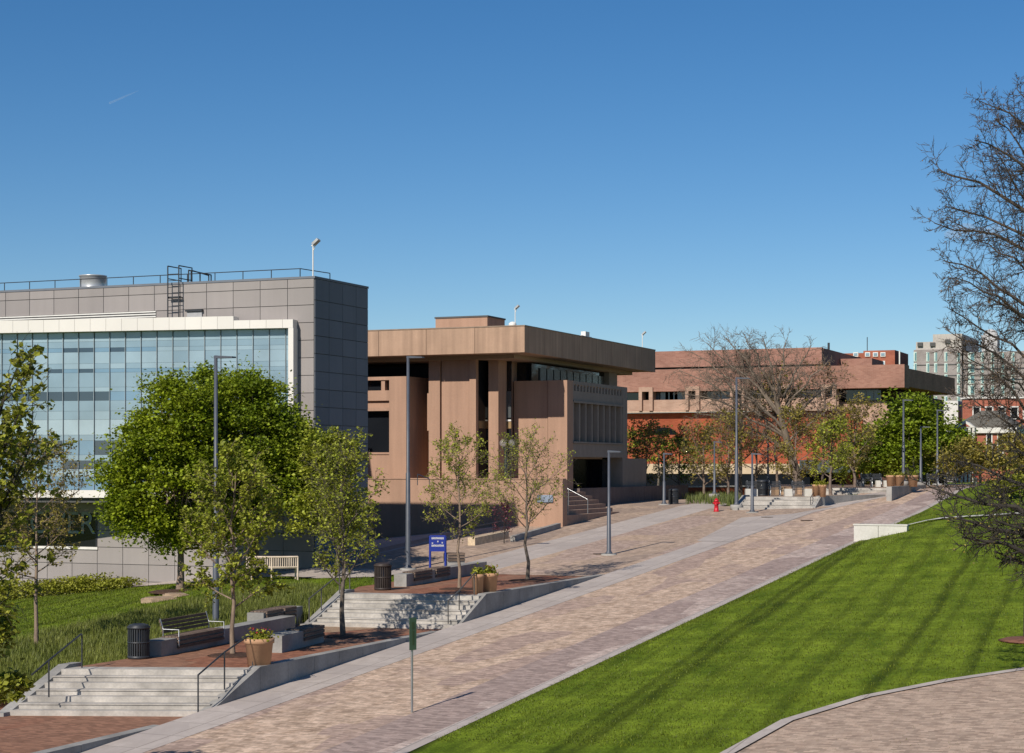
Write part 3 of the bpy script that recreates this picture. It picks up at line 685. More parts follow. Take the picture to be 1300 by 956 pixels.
# rear base wall
m = MB(); m.box(-58, -41, 95.5, 97.6, 3.0, 4.6); m.build('base', TAN, b2)
ph = MB(); ph.box(-49.0, -45.4, 104, 106.8, RZ1-.1, 14.9); pt = ph.build('penthouse', TAN, b2)
MB().box(-49.05, -45.35, 103.95, 106.85, 14.9, 15.0).build('cap', SEAM, pt)
for (X, Y, lab, u, h) in ((654, 416, 'white floodlight on a pole at the front corner of the brown flat roof', 95, 1.1), (815.5, 447, 'small floodlight on a pole at the far end of the brown flat roof', 115, .95)):
    p = at_u(X, Y, u); floodlight((p.x, u, RZ1+.02), h, lab, .8)
p = at_v(741, 430, RV-.8); m = MB()
m.box(p.x-.3, p.x+.2, p.y-.9, p.y+.9, RZ1+.02, RZ1+.22); m.box(p.x-.1, p.x+.2, p.y-.2, p.y+.5, RZ1+.22, RZ1+.5)
tag(m.build('roof_unit', WHITE), 'white boxy unit on the edge of the brown flat roof', 'roof unit')
p = at_v(650, 414, -40.5)
m = MB(); m.lathe((-39.9, 95, RZ1+.05), [(.22, 0), (.22, .25), (.12, .33), (.02, .36)], 12); tag(m.build('roof_vent', WHITE), 'small white vent cap beside the front floodlight on the brown roof', 'vent')

# terrace in front of it
tz = 4.78
m = MB(); m.box(-52, -35.25, 90.3, 90.7, -.5, tz); m.box(-35.25, -35.0, 90.28, 90.95, 1.0, tz); m.box(-52, -37.65, 90.7, 92.6, 1, 4.0)
m.box(-52, -37.6, 92.6, 98.3, 1, 4.0); m.box(-52.01, -34.98, 90.26, 90.74, tz-.14+.142, tz+.06)
tw = m.build('terrace_wall', TAN); tag(tw, 'tan concrete terrace wall in front of the brown building', 'wall')
m = MB()
for k in range(6):
    z = 4.0-k*.17*1.35; m.box(-37.55, -37.55+.42*(k+1), 91.0, 99.5, 1.5+.001*k, z)
tag(m.build('brick_stairs', mat('brick_steps', (.36, .24, .18), var=.15, scale=4)), 'wide tan brick steps climbing to the brown building entrance', 'steps')
m = MB()
for y, lab in ((91.3, 'nearer'), (94.4, 'farther')):
    m = MB(); rail(m, [(-37.4, y, 3.9), (-35.1, y, 2.75)], .9, r=.025, step=1.2)
    tag(m.build('handrail', STEEL), lab+' steel handrail on the tan brick steps by the brown building', 'handrail')
m = MB()
m = MB()
yy = 99.5
while yy < 121: m.box(-37.85, -37.5, yy+.01, min(121, yy+2.4)-.01, 2.2, 4.2); yy += 2.4
m.box(-52, -37.87, 99.52, 121, 2.2, 3.95)
tag(m.build('entrance_wall', mat('dark_concrete', (.17, .13, .12), rough=.9, var=.12, streak=.1)), 'long low dark wall beside the brown building entrance', 'wall')
# banner letters sign on terrace wall
m = MB(); a_ = at_u(682, 640, 90.25); b_ = at_u(702, 625, 90.25); m.box(a_.x, b_.x, 90.22, 90.27, a_.z+.1, b_.z-.15)
tag(m.build('wall_sign', mat('pale_blue_sign', (.25, .30, .38))), 'pale blue plaque fixed to the tan terrace wall', 'sign')
# ramp kerb and boulder wall
a_ = at_H(654, 688); b_ = at_H(712, 671)
m = MB(); d = (b_-a_).normalized(); n = Vector((-d.y, d.x, 0)); m.prism([xy(a_), xy(b_), xy(b_+n*.25), xy(a_+n*.25)], [a_.z-.3, b_.z-.3]*1+[b_.z-.3, a_.z-.3], [a_.z+.28, b_.z+.28, b_.z+.28, a_.z+.28])
tag(m.build('kerb_wall', CON), 'low concrete kerb along the foot of the tan terrace wall', 'kerb')
a_ = at_H(603, 693); b_ = at_H(646, 684)
d = (b_-a_).normalized(); n = Vector((-d.y, d.x, 0)); m = MB(); m.prism([xy(a_), xy(b_), xy(b_+n*.4), xy(a_+n*.4)], [a_.z-.3, b_.z-.3, b_.z-.3, a_.z-.3], [a_.z+.38, b_.z+.38, b_.z+.38, a_.z+.38])
tag(m.build('stone_wall', mat('cream_stone', (.66, .52, .36), var=.2, scale=5, bump=.5)), 'low cream stone wall by the purple-leaved shrub', 'wall')

# ------------------------------------------------------------------ B3: long red-brown brick building in the distance
RB3 = wall_brick('brown_brick', (.31, .15, .112), (.39, .20, .15), (.37, .24, .19), 1.0)
RB3L = wall_brick('pink_brick', (.44, .27, .20), (.50, .32, .24), (.46, .34, .26), 1.0)
RED = wall_brick('orange_brick', (.33, .075, .035), (.40, .105, .05), (.40, .14, .08), 1.0)
b3 = thing('brick_building', (-50, 176, 3.5), 'long red-brown brick building with stepped flat tiers behind the trees', 'building')
rv3 = -32.7
m = MB(); m.box(-84, rv3, 176, 178.5, 13.15, 15.4); m.prism([(rv3-3, 178.5), (rv3, 178.5), (rv3+1.0, 200), (rv3-3, 200)], 13.3, 15.1); m.build('upper_tier', RB3, b3)
m = MB(); m.prism([(-84, 178.5), (rv3-3, 178.5), (rv3-3, 210), (-84, 210)], 12.9, 15.3); m.build('roof_slab', mat('roof_dark', (.05, .045, .05)), b3)
m = MB(); m.box(-86, -42.2, 182, 182.6, 15.95, 17.65); m.box(-42.5, -42.15, 182.6, 206, 15.95, 17.6); m.box(-86, -42.5, 182.6, 206, 15.95, 17.4); m.build('top_tier', RB3, b3)
m = MB(); m.box(-86, -42.9, 183.5, 205, 15.3, 15.95); m.build('gap', BLKG, b3)
lv = at_u(1064, 500, 176).x
m = MB(); m.box(-84, lv, 176.15, 176.6, 11.2, 12.3); m.build('wall', RB3L, b3)
m = MB(); m.box(-84, lv+.5, 176.0, 176.7, 11.02, 11.18); m.build('ledge', mat('ledge', (.55, .38, .28)), b3)
m = MB(); m.box(-84, lv, 177.2, 177.3, 12.2, 13.2); wnb = m.build('window_strip', BLKG, b3)
for i, X in enumerate((800, 818, 877, 934, 992, 1050)):
    p = at_u(X, 500, 176)
    m = MB(); m.box(p.x-.55, p.x-.2, 175.8, 177, 11.19, 13.6); m.box(p.x+.55, p.x+.95, 175.8, 177, 11.19, 13.6); m.box(p.x-.2, p.x+.55, 175.82, 176.8, 13.15, 13.62)
    if i: m.build('pier', RB3L, b3)
    if i < 5:
        q0 = p.x+1.9; 
        for k in range(3):
            m = MB(); m.box(q0+k*1.0, q0+k*1.0+.86, 177.1, 177.19, 12.3, 13.1); m.build('window', glass('far_window', (.10, .13, .17), rough=.15), b3)
m = MB(); m.box(-84, lv+1, 176.9, 177.4, 5.7, 11.0); m.build('wall', RED, b3)
m = MB(); p = at_u(843, 545, 176.8); pr = [(p.x-1.35, 8.75)]+[(p.x+1.35*math.cos(t), 8.75+.75*math.sin(t)) for t in [math.pi*(1-i/10) for i in range(1, 10)]]+[(p.x+1.35, 8.75)]
m.add([(x, 176.85, z) for x, z in pr]+[(x, 176.95, z) for x, z in pr], [tuple(range(11)), tuple(range(21, 10, -1))]+[(i, i+11, i+12, i+1) for i in range(10)]); m.build('arch_opening', BLKG, b3)
m = MB(); m.box(-84, lv-2, 172.5, 176.9, 4.75, 5.75); m.build('canopy', mat('cream_concrete', (.62, .47, .32), var=.08), b3)
m = MB(); m.box(-84, lv-2, 172.6, 176.85, 3, 4.75); m.build('ground_floor_glass', BLKG, b3)
x1, x2 = at_u(1070, 540, 178).x, at_u(1128, 540, 178).x
m = MB(); m.prism([(x1-1, 178), (x2, 178), (x2, 185), (x1-1, 185)], 6.6, 11.9); m.build('wall', RB3L, b3)
m = MB(); m.box(x1, x2-1.0, 178.05, 178.3, 12.0, 13.1); m.build('window_strip', BLKG, b3)
for k in range(4):
    q = at_u(1082+k*9.5, 498, 178).x; m = MB(); m.box(q, q+.62, 177.95, 178.04, 12.1, 13.0); m.build('window', glass('far_window2', (.13, .15, .18), rough=.2), b3)
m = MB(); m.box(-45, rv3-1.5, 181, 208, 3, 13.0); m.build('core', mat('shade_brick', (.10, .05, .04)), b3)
for X in (1077, 1084.5, 1092):
    p = at_u(X, 560, 175); m = MB(); m.box(p.x-.22, p.x+.22, 175, 175.5, 3.5, 10.0); m.build('pillar', RED, b3)
m = MB(); a_, b_ = at_u(1018, 600, 173).x, at_u(1082, 600, 173).x; m.box(a_, b_, 172, 174, 4.9, 6.1); m.build('awning', mat('slate_awning', (.07, .085, .09)), b3)
m = MB(); a_, b_ = at_u(1063, 460, 190).x, at_u(1107, 460, 190).x
m.box(a_, b_, 190, 196, 15, 16.9); m.build('roof_box', RB3, b3)
p = at_u(1052, 441, 185); m = MB(); m.tube([(p.x, 185, 17.6), (p.x, 185, 18.3)], .12, 8); m.build('flue', DARKMET, b3)
# low red wall in front with coping
a_ = at_z(872, 629, 3.2); b_ = at_z(1003, 628, 3.5)
m = MB(); a_ = at_t(872, 618, 128); b_ = at_t(1005, 618, 136); d = (b_-a_).normalized(); n = Vector((-d.y, d.x, 0)); n.z = 0
m.prism([xy(a_), xy(b_), xy(b_+n*.4), xy(a_+n*.4)], 2.6, 4.0); rw = m.build('low_brick_wall', RED); tag(rw, 'low orange brick wall with a pale coping behind the planting bed', 'wall')
MB().prism([xy(a_-n*.05), xy(b_-n*.05), xy(b_+n*.45), xy(a_+n*.45)], 4.0, 4.09).build('coping', CONW, rw)

# ------------------------------------------------------------------ far buildings
b4 = thing('brick_block', (-50, 300, 4), 'far red brick block with small white windows above the brown rooftops', 'building')
x0, x1, xm = at_u(1068, 450, 300).x, at_u(1136, 450, 300).x, at_u(1096, 450, 300).x
zt = at_u(1110, 445, 300).z; zt2 = at_u(1080, 448, 300).z
BR4 = wall_brick('red_block_brick', (.34, .10, .06), (.40, .13, .08), (.4, .2, .14))
MB().box(xm, x1, 300, 312, 3, zt).box(x0, xm-.01, 301, 310, 3, zt2).build('wall', BR4, b4)
for X, Y in ((1101.5, 450), (1111.5, 450), (1121, 450), (1115, 461), (1120.5, 461), (1086.5, 450)):
    p = at_u(X, Y, 299.9); m = MB(); m.box(p.x-.42, p.x+.42, 299.8, 299.99, p.z-.36, p.z+.36); w = m.build('window', WHITE, b4)
    MB().box(p.x-.3, p.x+.3, 299.74, 299.79, p.z-.22, p.z+.22).build('pane', G_MID, w)
for X, Y0, Y1, lab in ((1101, 428, 446, 'thin roof antenna on the far red brick block'), (1142, 445, 470, 'thin white mast right of the far red brick block')):
    a_ = at_u(X, Y0, 302 if X < 1120 else 290); m = MB().tube([(a_.x, a_.y, 12 if X > 1120 else zt-.2), (a_.x, a_.y, a_.z)], .12 if X > 1120 else .07, 6)
    tag(m.build('roof_mast', WHITE if X > 1120 else DARKMET), lab, 'mast')
# grey and teal tower
b5 = thing('apartment_tower', (-50, 290, 4), 'tall grey tower block with tall pale teal windows at the right', 'building')
TW = 290.0; GB = wall_brick('grey_tower_brick', (.30, .26, .25), (.36, .32, .30), (.36, .33, .31))
x0, x1, x2, x3 = (at_u(X, 460, TW).x for X in (1160, 1184, 1221, 1345))
z1, z2, z3 = at_u(1170, 434, TW).z, at_u(1200, 424, TW).z, at_u(1260, 446, TW).z
MB().box(x0, x2, TW, TW+25, 3, at_u(1170, 444, TW).z).box(x2+.01, x3, TW+1, TW+25, 3, z3).build('wall', GB, b5)
MB().box(x0+.3, x1, TW+.3, TW+14, z3-2, z1).box(x1+.01, x2, TW+.2, TW+18, z3-2, z2).build('penthouse', mat('pale_grey_block', (.50, .46, .42), var=.1), b5)
TEAL = glass('teal_glass', (.10, .24, .26), rough=.12); PTEAL = mat('pale_teal_panel', (.55, .66, .60), rough=.6)
for X in (1162, 1178, 1188, 1201, 1217, 1232, 1246, 1259, 1272, 1285):
    for Yt in (447, 461, 475, 489, 503):
        wpx = 8 if X == 1232 else 4
        a_ = at_u(X-wpx/2, Yt, TW); b_ = at_u(X+wpx/2, Yt+12, TW); yy = TW if X < 1222 else TW+1
        m = MB(); m.box(a_.x, b_.x, yy-.12, yy-.01, b_.z, a_.z); w = m.build('window', PTEAL, b5)
        MB().box(a_.x+(b_.x-a_.x)*.45, b_.x-.06, yy-.18, yy-.125, b_.z+.15, a_.z-.15).build('pane', TEAL, w)
for z in (z3-.1, z3-1.95, z3-3.9, z3-5.8): pass
MB().box(x0-.05, x3, TW-.08, TW-.005, z3-2.0, z3-1.85).box(x0-.05, x3, TW-.08, TW-.004, z3-3.75, z3-3.6).build('band', SEAM, b5)
for (X, Y) in ((1203, 433), (1168, 437), (1184, 437)):
    p = at_u(X, Y+5, TW); MB().box(p.x-.4, p.x+.4, TW-.1, TW+.25, p.z+.3, p.z+.9).build('louvre', SEAM, b5)
p = at_u(1256, 430, 310); m = MB(); m.box(p.x-1.3, p.x+1.3, 310, 313, 10, p.z+.6); m.lathe((p.x, 311.5, p.z+.5), [(1.25, 0), (1.2, .5), (.8, 1.0), (.2, 1.2)], 12)
tag(m.build('white_tower', mat('white_block', (.55, .54, .53), var=.1)), 'white rounded rooftop structure behind the bare tree', 'roof structure')
# classical brick house with pediment
b6 = thing('classical_building', (-30, 205, 4), 'red brick building with white pediment and grey hipped roof behind the trees', 'building')
K = 205.0; CL = wall_brick('classical_brick', (.34, .10, .06), (.42, .13, .08), (.45, .25, .2)); TRIM = mat('white_trim', (.72, .70, .66))
def ku(X, Y, u=K): return at_u(X, Y, u)
a_, b_ = ku(1210, 545).x, ku(1288, 545).x; ze = ku(1245, 543).z; zr_ = ku(1245, 520).z
MB().box(a_, b_, K, K+12, 3, ze-.6).build('wall', CL, b6)
MB().box(a_-.3, b_+.3, K-.4, K+12.4, ze-.6, ze).build('cornice', TRIM, b6)
m = MB(); m.add([(a_-.3, K-.4, ze), (b_+.3, K-.4, ze), (b_+.3, K+12.4, ze), (a_-.3, K+12.4, ze), (a_+2.5, K+4, zr_), (b_-2.5, K+4, zr_), (b_-2.5, K+8, zr_), (a_+2.5, K+8, zr_)],
    [(0, 1, 5, 4), (1, 2, 6, 5), (2, 3, 7, 6), (3, 0, 4, 7), (4, 5, 6, 7)]); m.build('roof', mat('slate_roof', (.15, .14, .12), var=.15, scale=4), b6)
c0, c1_, ct = ku(1214, 543).x, ku(1240, 543).x, ku(1227, 534).z
m = MB(); m.add([(c0, K-1, ze), (c1_, K-1, ze), ((c0+c1_)/2, K-1, ct), (c0, K+3, ze), (c1_, K+3, ze), ((c0+c1_)/2, K+3, ct)], [(0, 1, 2), (3, 5, 4), (0, 2, 5, 3), (1, 4, 5, 2), (0, 3, 4, 1)]); pe = m.build('pediment', TRIM, b6)
m = MB(); w_ = (c1_-c0); m.add([(c0+w_*.25, K-1.05, ze+.12), (c1_-w_*.25, K-1.05, ze+.12), ((c0+c1_)/2, K-1.05, lerp(ze, ct, .62))], [(0, 1, 2)]); m.build('tympanum', CL, pe)
for i in range(5):
    x = c0+w_*(i+.5)/5; m = MB(); m.tube([(x, K-.8, 3.5), (x, K-.8, ze)], .17, 8); m.build('column', TRIM, b6)
for X, Y in ((1256, 556), (1270, 556), (1283, 556), (1256, 571), (1270, 571)):
    p = ku(X, Y); m = MB(); m.box(p.x-.35, p.x+.35, K-.08, K-.004, p.z-.8, p.z+.6); w = m.build('window', TRIM, b6); MB().box(p.x-.22, p.x+.22, K-.12, K-.081, p.z-.65, p.z+.45).build('pane', BLKG, w)
b7 = thing('brick_hall', (-25, 225, 4), 'taller red brick hall rising behind the grey hipped roof at right', 'building')
a_, b_ = at_u(1222, 520, 225).x, at_u(1360, 520, 225).x; z_ = at_u(1270, 506, 225).z
MB().box(a_, b_, 225, 240, 3, z_).build('wall', CL, b7); MB().box(a_-.2, b_, 224.8, 240.2, z_, z_+.25).build('cornice', TRIM, b7)
for X in (1240, 1256, 1272, 1288, 1304): 
    p = at_u(X, 523, 225); m = MB().box(p.x-.5, p.x+.5, 224.85, 224.99, p.z-.9, p.z+.7); w = m.build('window', TRIM, b7); MB().box(p.x-.35, p.x+.35, 224.8, 224.84, p.z-.75, p.z+.55).build('pane', BLKG, w)
p = at_u(1207, 515, 230); m = MB().box(p.x-.9, p.x+.9, 230, 233, 4, p.z+.6); tag(m.build('white_kiosk', TRIM), 'small white rooftop box between the brick building and the tower', 'roof box')

# ------------------------------------------------------------------ trees
def leafm(name, c, c2, trans=.38): return mat(name, c, rough=.55, scale=.8, island=.38, trans=trans, spec=.35, col2=c2)
L_MAPLE = leafm('maple_leaves', (.16, .225, .008), (.36, .42, .022))
L_MAPLE2 = leafm('maple_leaves_dark', (.14, .21, .010), (.33, .40, .024))
L_YOUNG = leafm('young_leaves', (.27, .32, .028), (.42, .43, .05), .35)
L_OLIVE = leafm('olive_leaves', (.26, .22, .04), (.38, .31, .07), .35)
L_BROWN = leafm('budding_leaves', (.22, .13, .06), (.30, .19, .09), .3)
L_BRIGHT = leafm('bright_leaves', (.17, .25, .012), (.29, .36, .025), .35)
L_SHRUB = leafm('shrub_leaves', (.22, .24, .02), (.34, .34, .04), .3)
L_PURPLE = leafm('purple_leaves', (.12, .03, .05), (.18, .06, .08), .3)
def rv(r): return Vector((r.gauss(0, 1), r.gauss(0, 1), r.gauss(0, 1))).normalized()
def path(p, d, L, n, wig, r, up=0.0):
    pts = [p.copy()]; d = d.normalized()
    for i in range(n):
        d = (d+rv(r)*wig+Vector((0, 0, up))).normalized(); p = p+d*(L/n); pts.append(p.copy())
    return pts
def atf(pts, f):
    k = f*(len(pts)-1); i = min(int(k), len(pts)-2); return pts[i].lerp(pts[i+1], k-i), (pts[i+1]-pts[i]).normalized()
def leaf_quads(m, pts, size, r, mi=0, flat=.35):
    vs = m.v; fs = m.f
    for p in pts:
        n = rv(r); n.z = abs(n.z)+flat; n.normalize(); a = n.cross(rv(r)).normalized(); b = n.cross(a)
        s = size*(.65+.7*r.random()); w = s*.42; k = len(vs)
        c = p+n*s*.12
        for q in (p-a*s*.5, c-b*w, p+a*s*.5, c+b*w): vs.append((q.x, q.y, q.z))
        fs.append((k, k+1, k+2, k+3)); m.m.append(mi); m.sm.append(False)
def tree(name, base, Ht, r0, clear, R, prof, n1, n2, n3, elev, leaves, lsize, lmat, bark, seed, label, cat='tree', group=None, lean=(0, 0), wig=.12, lj=.25, top=.95, upk=.04, blob=0, ll=1.0, twr=.012, azr=None, n4=0):
    r = random.Random(seed); base = Vector(base); t = thing(name, base, label, cat, group)
    tb = MB(); cb = MB(); lp = []
    tp = [base+Vector((0, 0, -.3))]; n = 7
    for i in range(1, n+1):
        f = i/n; w = Vector((r.gauss(0, 1), r.gauss(0, 1), 0))*Ht*.008
        tp.append(base+Vector((lean[0]*f*f, lean[1]*f*f, Ht*top*f))+w)
    tb.tube(tp, [r0*1.25]+[r0*(1-.82*i/n) for i in range(1, n+1)], 8)
    ga = r.random()*6.28
    for i in range(n1):
        f = clear+(1-clear)*((i+.4*r.random())/n1)*.97; g = (f-clear)/(1-clear)
        p, d = atf(tp, max(.05, f)); ga += 2.399+r.gauss(0, .25); az = ga
        if azr: az = lerp(azr[0], azr[1], r.random())
        el = R_(lerp(elev[0], elev[1], g)+r.gauss(0, 7)); L = R*prof(g)*(.8+.35*r.random())
        D = Vector((math.cos(az)*math.cos(el), math.sin(az)*math.cos(el), math.sin(el)))
        rr = max(twr*1.6, r0*(1-.8*f)*.5); bp = path(p, D, L, 5, wig, r, upk); tb.tube(bp, [rr*(1-.8*k/5) for k in range(6)], 5, cap=False)
        for j in range(n2):
            h = .22+.78*(j+r.random()*.8)/n2; q, dd = atf(bp, min(h, .99)); side = dd.cross(rv(r)).normalized()
            D2 = (dd*.75+side*.8+Vector((0, 0, .12))).normalized(); L2 = L*(.48-.22*h)*(.7+.6*r.random())*ll
            sp = path(q, D2, L2, 3, wig*1.3, r, upk); tb.tube(sp, [max(twr, rr*.38*(1-h*.5))*(1-.6*k/3) for k in range(4)], 4, cap=False)
            for k in range(n3):
                q3, d3 = atf(sp, .2+.8*(k+r.random())/max(1, n3)*.98); s3 = d3.cross(rv(r)).normalized(); D3 = (d3*.6+s3).normalized()
                L3 = L2*.5*(.6+.7*r.random()); wp = path(q3, D3, L3, 2, .25, r, upk); cb.tube(wp, [twr*.8, twr*.6, twr*.3], 3, cap=False)
                for k4 in range(n4):
                    q4, d4 = atf(wp, .15+.8*r.random()); D4 = (d4*.5+d4.cross(rv(r)).normalized()).normalized(); w4 = path(q4, D4, L3*.5*(.6+.6*r.random()), 1, .2, r); cb.tube(w4, [twr*.6, twr*.3], 3, cap=False)
                for _ in range(leaves): z, _d = atf(wp, r.random()); lp.append(z+rv(r)*lj*r.random())
    tb.build('trunk', bark, t)
    if lp: leaf_quads(cb, lp, lsize, r, 1)
    cb.build('crown', [bark, lmat or bark], t)
    return t
egg = lambda g: max(.25, math.sin(math.pi*min(1, .12+.8*g))**.7)
vase = lambda g: max(.3, 1-.62*g)
rnd_ = lambda g: max(.3, math.sqrt(max(0, 1-(1.7*g-.75)**2)))

def dense_tree(name, base, Ht, lobes, n, lsize, lmat, seed, label, bark=BARKG, clear=1.2, tr=.16, group=None, limbs=14, lump=.34):
    """full leafy crown: leaf clumps on the shell of several lobes carried by real limbs"""
    r = random.Random(seed); base = Vector(base); t = thing(name, base, label, 'tree', group); tb = MB(); cb = MB()
    tp = path(base-Vector((0, 0, .3)), Vector((0, 0, 1)), Ht*.72, 6, .06, r); tb.tube(tp, [tr*1.3]+[tr*(1-.12*k) for k in range(1, 7)], 9)
    tot = sum(l[1][0]*l[1][1]*l[1][2] for l in lobes)**1.0; lp = []
    for (c, rad) in lobes:
        c = base+Vector(c); share = (rad[0]*rad[1]*rad[2])/tot
        nc = max(8, int(n*share**.8/75*.72))
        for i in range(nc):
            d = rv(r); 
            if d.z < -.55: d.z *= -.6; d.normalize()
            k = 1.04-abs(r.gauss(0, .27)); bump = 1+.24*math.sin(d.x*7+c.x*3+seed)*math.cos(d.y*5+d.z*7+c.z)
            q = c+Vector((d.x*rad[0], d.y*rad[1], d.z*rad[2]))*k*bump
            cs = lump*(.5+1.1*r.random()**1.5)
            for _ in range(75): lp.append(q+Vector((r.gauss(0, cs), r.gauss(0, cs), r.gauss(0, cs*.6)-cs*.15)))
            if i % 6 == 0:
                f = .35+.6*r.random(); p0, _d = atf(tp, f); mid = p0.lerp(q, .5)+Vector((0, 0, -.15)); tb.tube([p0, mid, q], [tr*.35*(1-f*.4), tr*.2, .012], 4, cap=False)
    leaf_quads(cb, lp, lsize, r, 0, .5)
    tb.build('trunk', bark, t); cb.build('crown', lmat, t); return t

# three big leafy maples left of centre
p = at_H(228, 750)
def lobe(p, X, Y, rx, rz, dy=0, ry=None):
    """lobe of a crown read off the photograph at the depth of the tree base; returned relative to the base"""
    t = depth(p)+dy; q = at_t(X, Y, t); k = t/FP
    return (q-Vector(p), (rx*k, (ry or rx)*k, rz*k))
dense_tree('maple_tree', p, 7.5, [lobe(p, 215, 600, 70, 62), lobe(p, 235, 535, 50, 48), lobe(p, 180, 665, 46, 34, -.5), lobe(p, 250, 672, 58, 40, .5), lobe(p, 158, 610, 34, 30), lobe(p, 216, 498, 26, 24), lobe(p, 195, 560, 36, 30, -1), lobe(p, 160, 645, 30, 24, -1.2)], 56000, .14, L_MAPLE, 1, 'broad bright green maple, left one of the leafy pair before the grey building', bark=BARKT, tr=.17, lump=.3)
p = at_t(322, 742, 77.5); p.z = H(p.x, p.y)
dense_tree('maple_tree', p, 9, [lobe(p, 318, 560, 70, 58), lobe(p, 300, 508, 50, 36), lobe(p, 335, 505, 24, 28), lobe(p, 268, 488, 22, 22), lobe(p, 350, 620, 58, 52), lobe(p, 290, 655, 50, 40), lobe(p, 372, 565, 30, 30), lobe(p, 285, 600, 40, 34, -1.5)], 56000, .14, L_MAPLE2, 2, 'tall round maple behind the lamp post, right one of the leafy pair', tr=.2, lump=.3)
p = at_t(428, 722, 76); p.z = H(p.x, p.y)
dense_tree('maple_tree', p, 6, [lobe(p, 415, 610, 34, 46), lobe(p, 398, 655, 32, 42), lobe(p, 435, 665, 26, 34), lobe(p, 408, 570, 24, 24)], 13000, .14, L_YOUNG, 3, 'smaller yellow-green leafy tree between the maples and the brown building', tr=.12, lump=.28)
# young trees on the terraces
def young(X, Y, z, topY, rpx, seed, label, lm=L_YOUNG, leaves=4, bark=BARKT, r0=.085, **k):
    p = at_z(X, Y, z) if z is not None else at_H(X, Y); t = depth(p); Ht = (Y-topY)*t/FP*.90
    kw = dict(clear=.30, n1=15, n2=8, n3=5, elev=(38, 70), lsize=.105, lj=.10, prof=lambda g: .42+.58*math.sin(math.pi*min(1, .22+.72*g)), upk=.05, twr=.008); kw.update(k)
    o = tree('young_tree', p, Ht, r0, R=rpx*t/FP, leaves=leaves, lmat=lm, bark=bark, seed=seed, label=label, group='young trees on the brick terraces', **kw)
    m = MB(); m.lathe((p.x, p.y, (z if z is not None else p.z)), [(.75, .004), (.6, .03), (.2, .06)], 18); 
    m.build('mulch_ring', SOIL, o); return o
young(296, 832, P1Z, 560, 88, 11, 'young yellow-green tree on the nearest terrace beside the round planter', leaves=11, clear=.26, n1=20, r0=.075, elev=(20, 60), lsize=.10, n2=9)
young(436, 808, P1Z, 548, 78, 12, 'young tree with a forked pale trunk at the foot of the middle steps', leaves=6, clear=.27, n1=19, bark=BARKG, r0=.09, lsize=.09, n2=10, n4=1)
young(583, 748, P2Z, 545, 66, 13, 'slender budding tree behind the blue signboard', leaves=6, clear=.36, bark=BARKT, r0=.07, elev=(15, 60), lsize=.07, n2=10, n4=1)
young(669, 737, P2Z, 549, 66, 14, 'slender budding tree alone at the tip of the wedge wall', leaves=4, clear=.36, bark=BARKG, r0=.08, elev=(28, 58), lsize=.065, n2=11, n4=1)
young(46, 822, None, 553, 84, 15, 'thin olive-leaved tree standing in the grass at far left', lm=L_OLIVE, leaves=6, clear=.38, n1=20, elev=(20, 60), bark=BARKT, r0=.075, lsize=.085, prof=egg, n4=1)
# foreground tree at the left edge, trunk outside the frame
p = Vector(at_t(-75, 700, 30)); p.z = H(p.x, p.y)
def spray_tree(name, p, Ht, limbs, lm, bark, seed, label, r0=.12, ln=26, ls=.12, side=10, twr=.007, wig=.10, lj=.12, lean=None, dr=.05):
    r = random.Random(seed); t = thing(name, p, label, 'tree'); tb = MB(); cb = MB(); p = Vector(p); lp = []
    tp = path(p-Vector((0, 0, .3)), lean or Vector((0, 0, 1)), Ht, 8, .03, r); tb.tube(tp, [r0*(1.15-.09*k) for k in range(9)], 9)
    for (f, tgt, rad) in limbs:
        q, _ = atf(tp, f); tgt = Vector(tgt); L = (tgt-q).length; n = 6; bp = []
        for k in range(n+1): bp.append(q.lerp(tgt, k/n)+rv(r)*L*.03*(0 < k < n)+Vector((0, 0, L*.05*math.sin(math.pi*k/n))))
        tb.tube(bp, [rad*(1-.75*k/n) for k in range(n+1)], 6, cap=False)
        for j in range(side):
            h = .2+.8*(j+r.random())/side; q2, d2 = atf(bp, min(.99, h)); D = (d2*.7+d2.cross(rv(r)).normalized()*.8).normalized(); L2 = L*.34*(1.15-h*.6)*(.6+.6*r.random())
            sp = path(q2, D, L2, 4, wig, r, .02); tb.tube(sp, [max(twr, rad*.35*(1-h*.6))*(1-.2*k) for k in range(5)], 4, cap=False)
            for k in range(7):
                q3, d3 = atf(sp, .15+.85*(k+r.random())/7*.99); D3 = (d3*.6+d3.cross(rv(r)).normalized()*.8).normalized(); wp = path(q3, D3, L2*.42*(.5+.8*r.random()), 3, .14, r, .03); cb.tube(wp, [twr, twr*.8, twr*.6, twr*.35], 3, cap=False)
                for _ in range(3):
                    q4, d4 = atf(wp, r.random()); w4 = path(q4, (d4+rv(r)*.75).normalized(), L2*.19*(.5+r.random()), 1, .2, r); cb.tube(w4, [twr*.6, twr*.35], 3, cap=False)
                for _ in range(ln): z, _d = atf(wp, r.random()**.7); lp.append(z+rv(r)*lj*r.random())
    tb.build('trunk', bark, t)
    if lp: leaf_quads(cb, lp, ls, r, 1)
    cb.build('crown', [bark, lm or bark], t); return t
D0 = depth(p)
spray_tree('foreground_tree', p, 5.8, [(.95, at_t(24, 462, D0), .05), (.8, at_t(34, 500, D0-.5), .05), (.7, at_t(46, 545, D0), .045), (.6, at_t(20, 590, D0), .04), (.55, at_t(-20, 560, D0-1), .04), (.9, at_t(-10, 480, D0), .04)], L_SHRUB, BARKD, 21, 'near leafy branches reaching in from the left edge of the frame', ln=8, ls=.11, side=9)
p = Vector(at_t(-30, 900, 36)); p.z = H(p.x, p.y)-.5; k = 36/FP
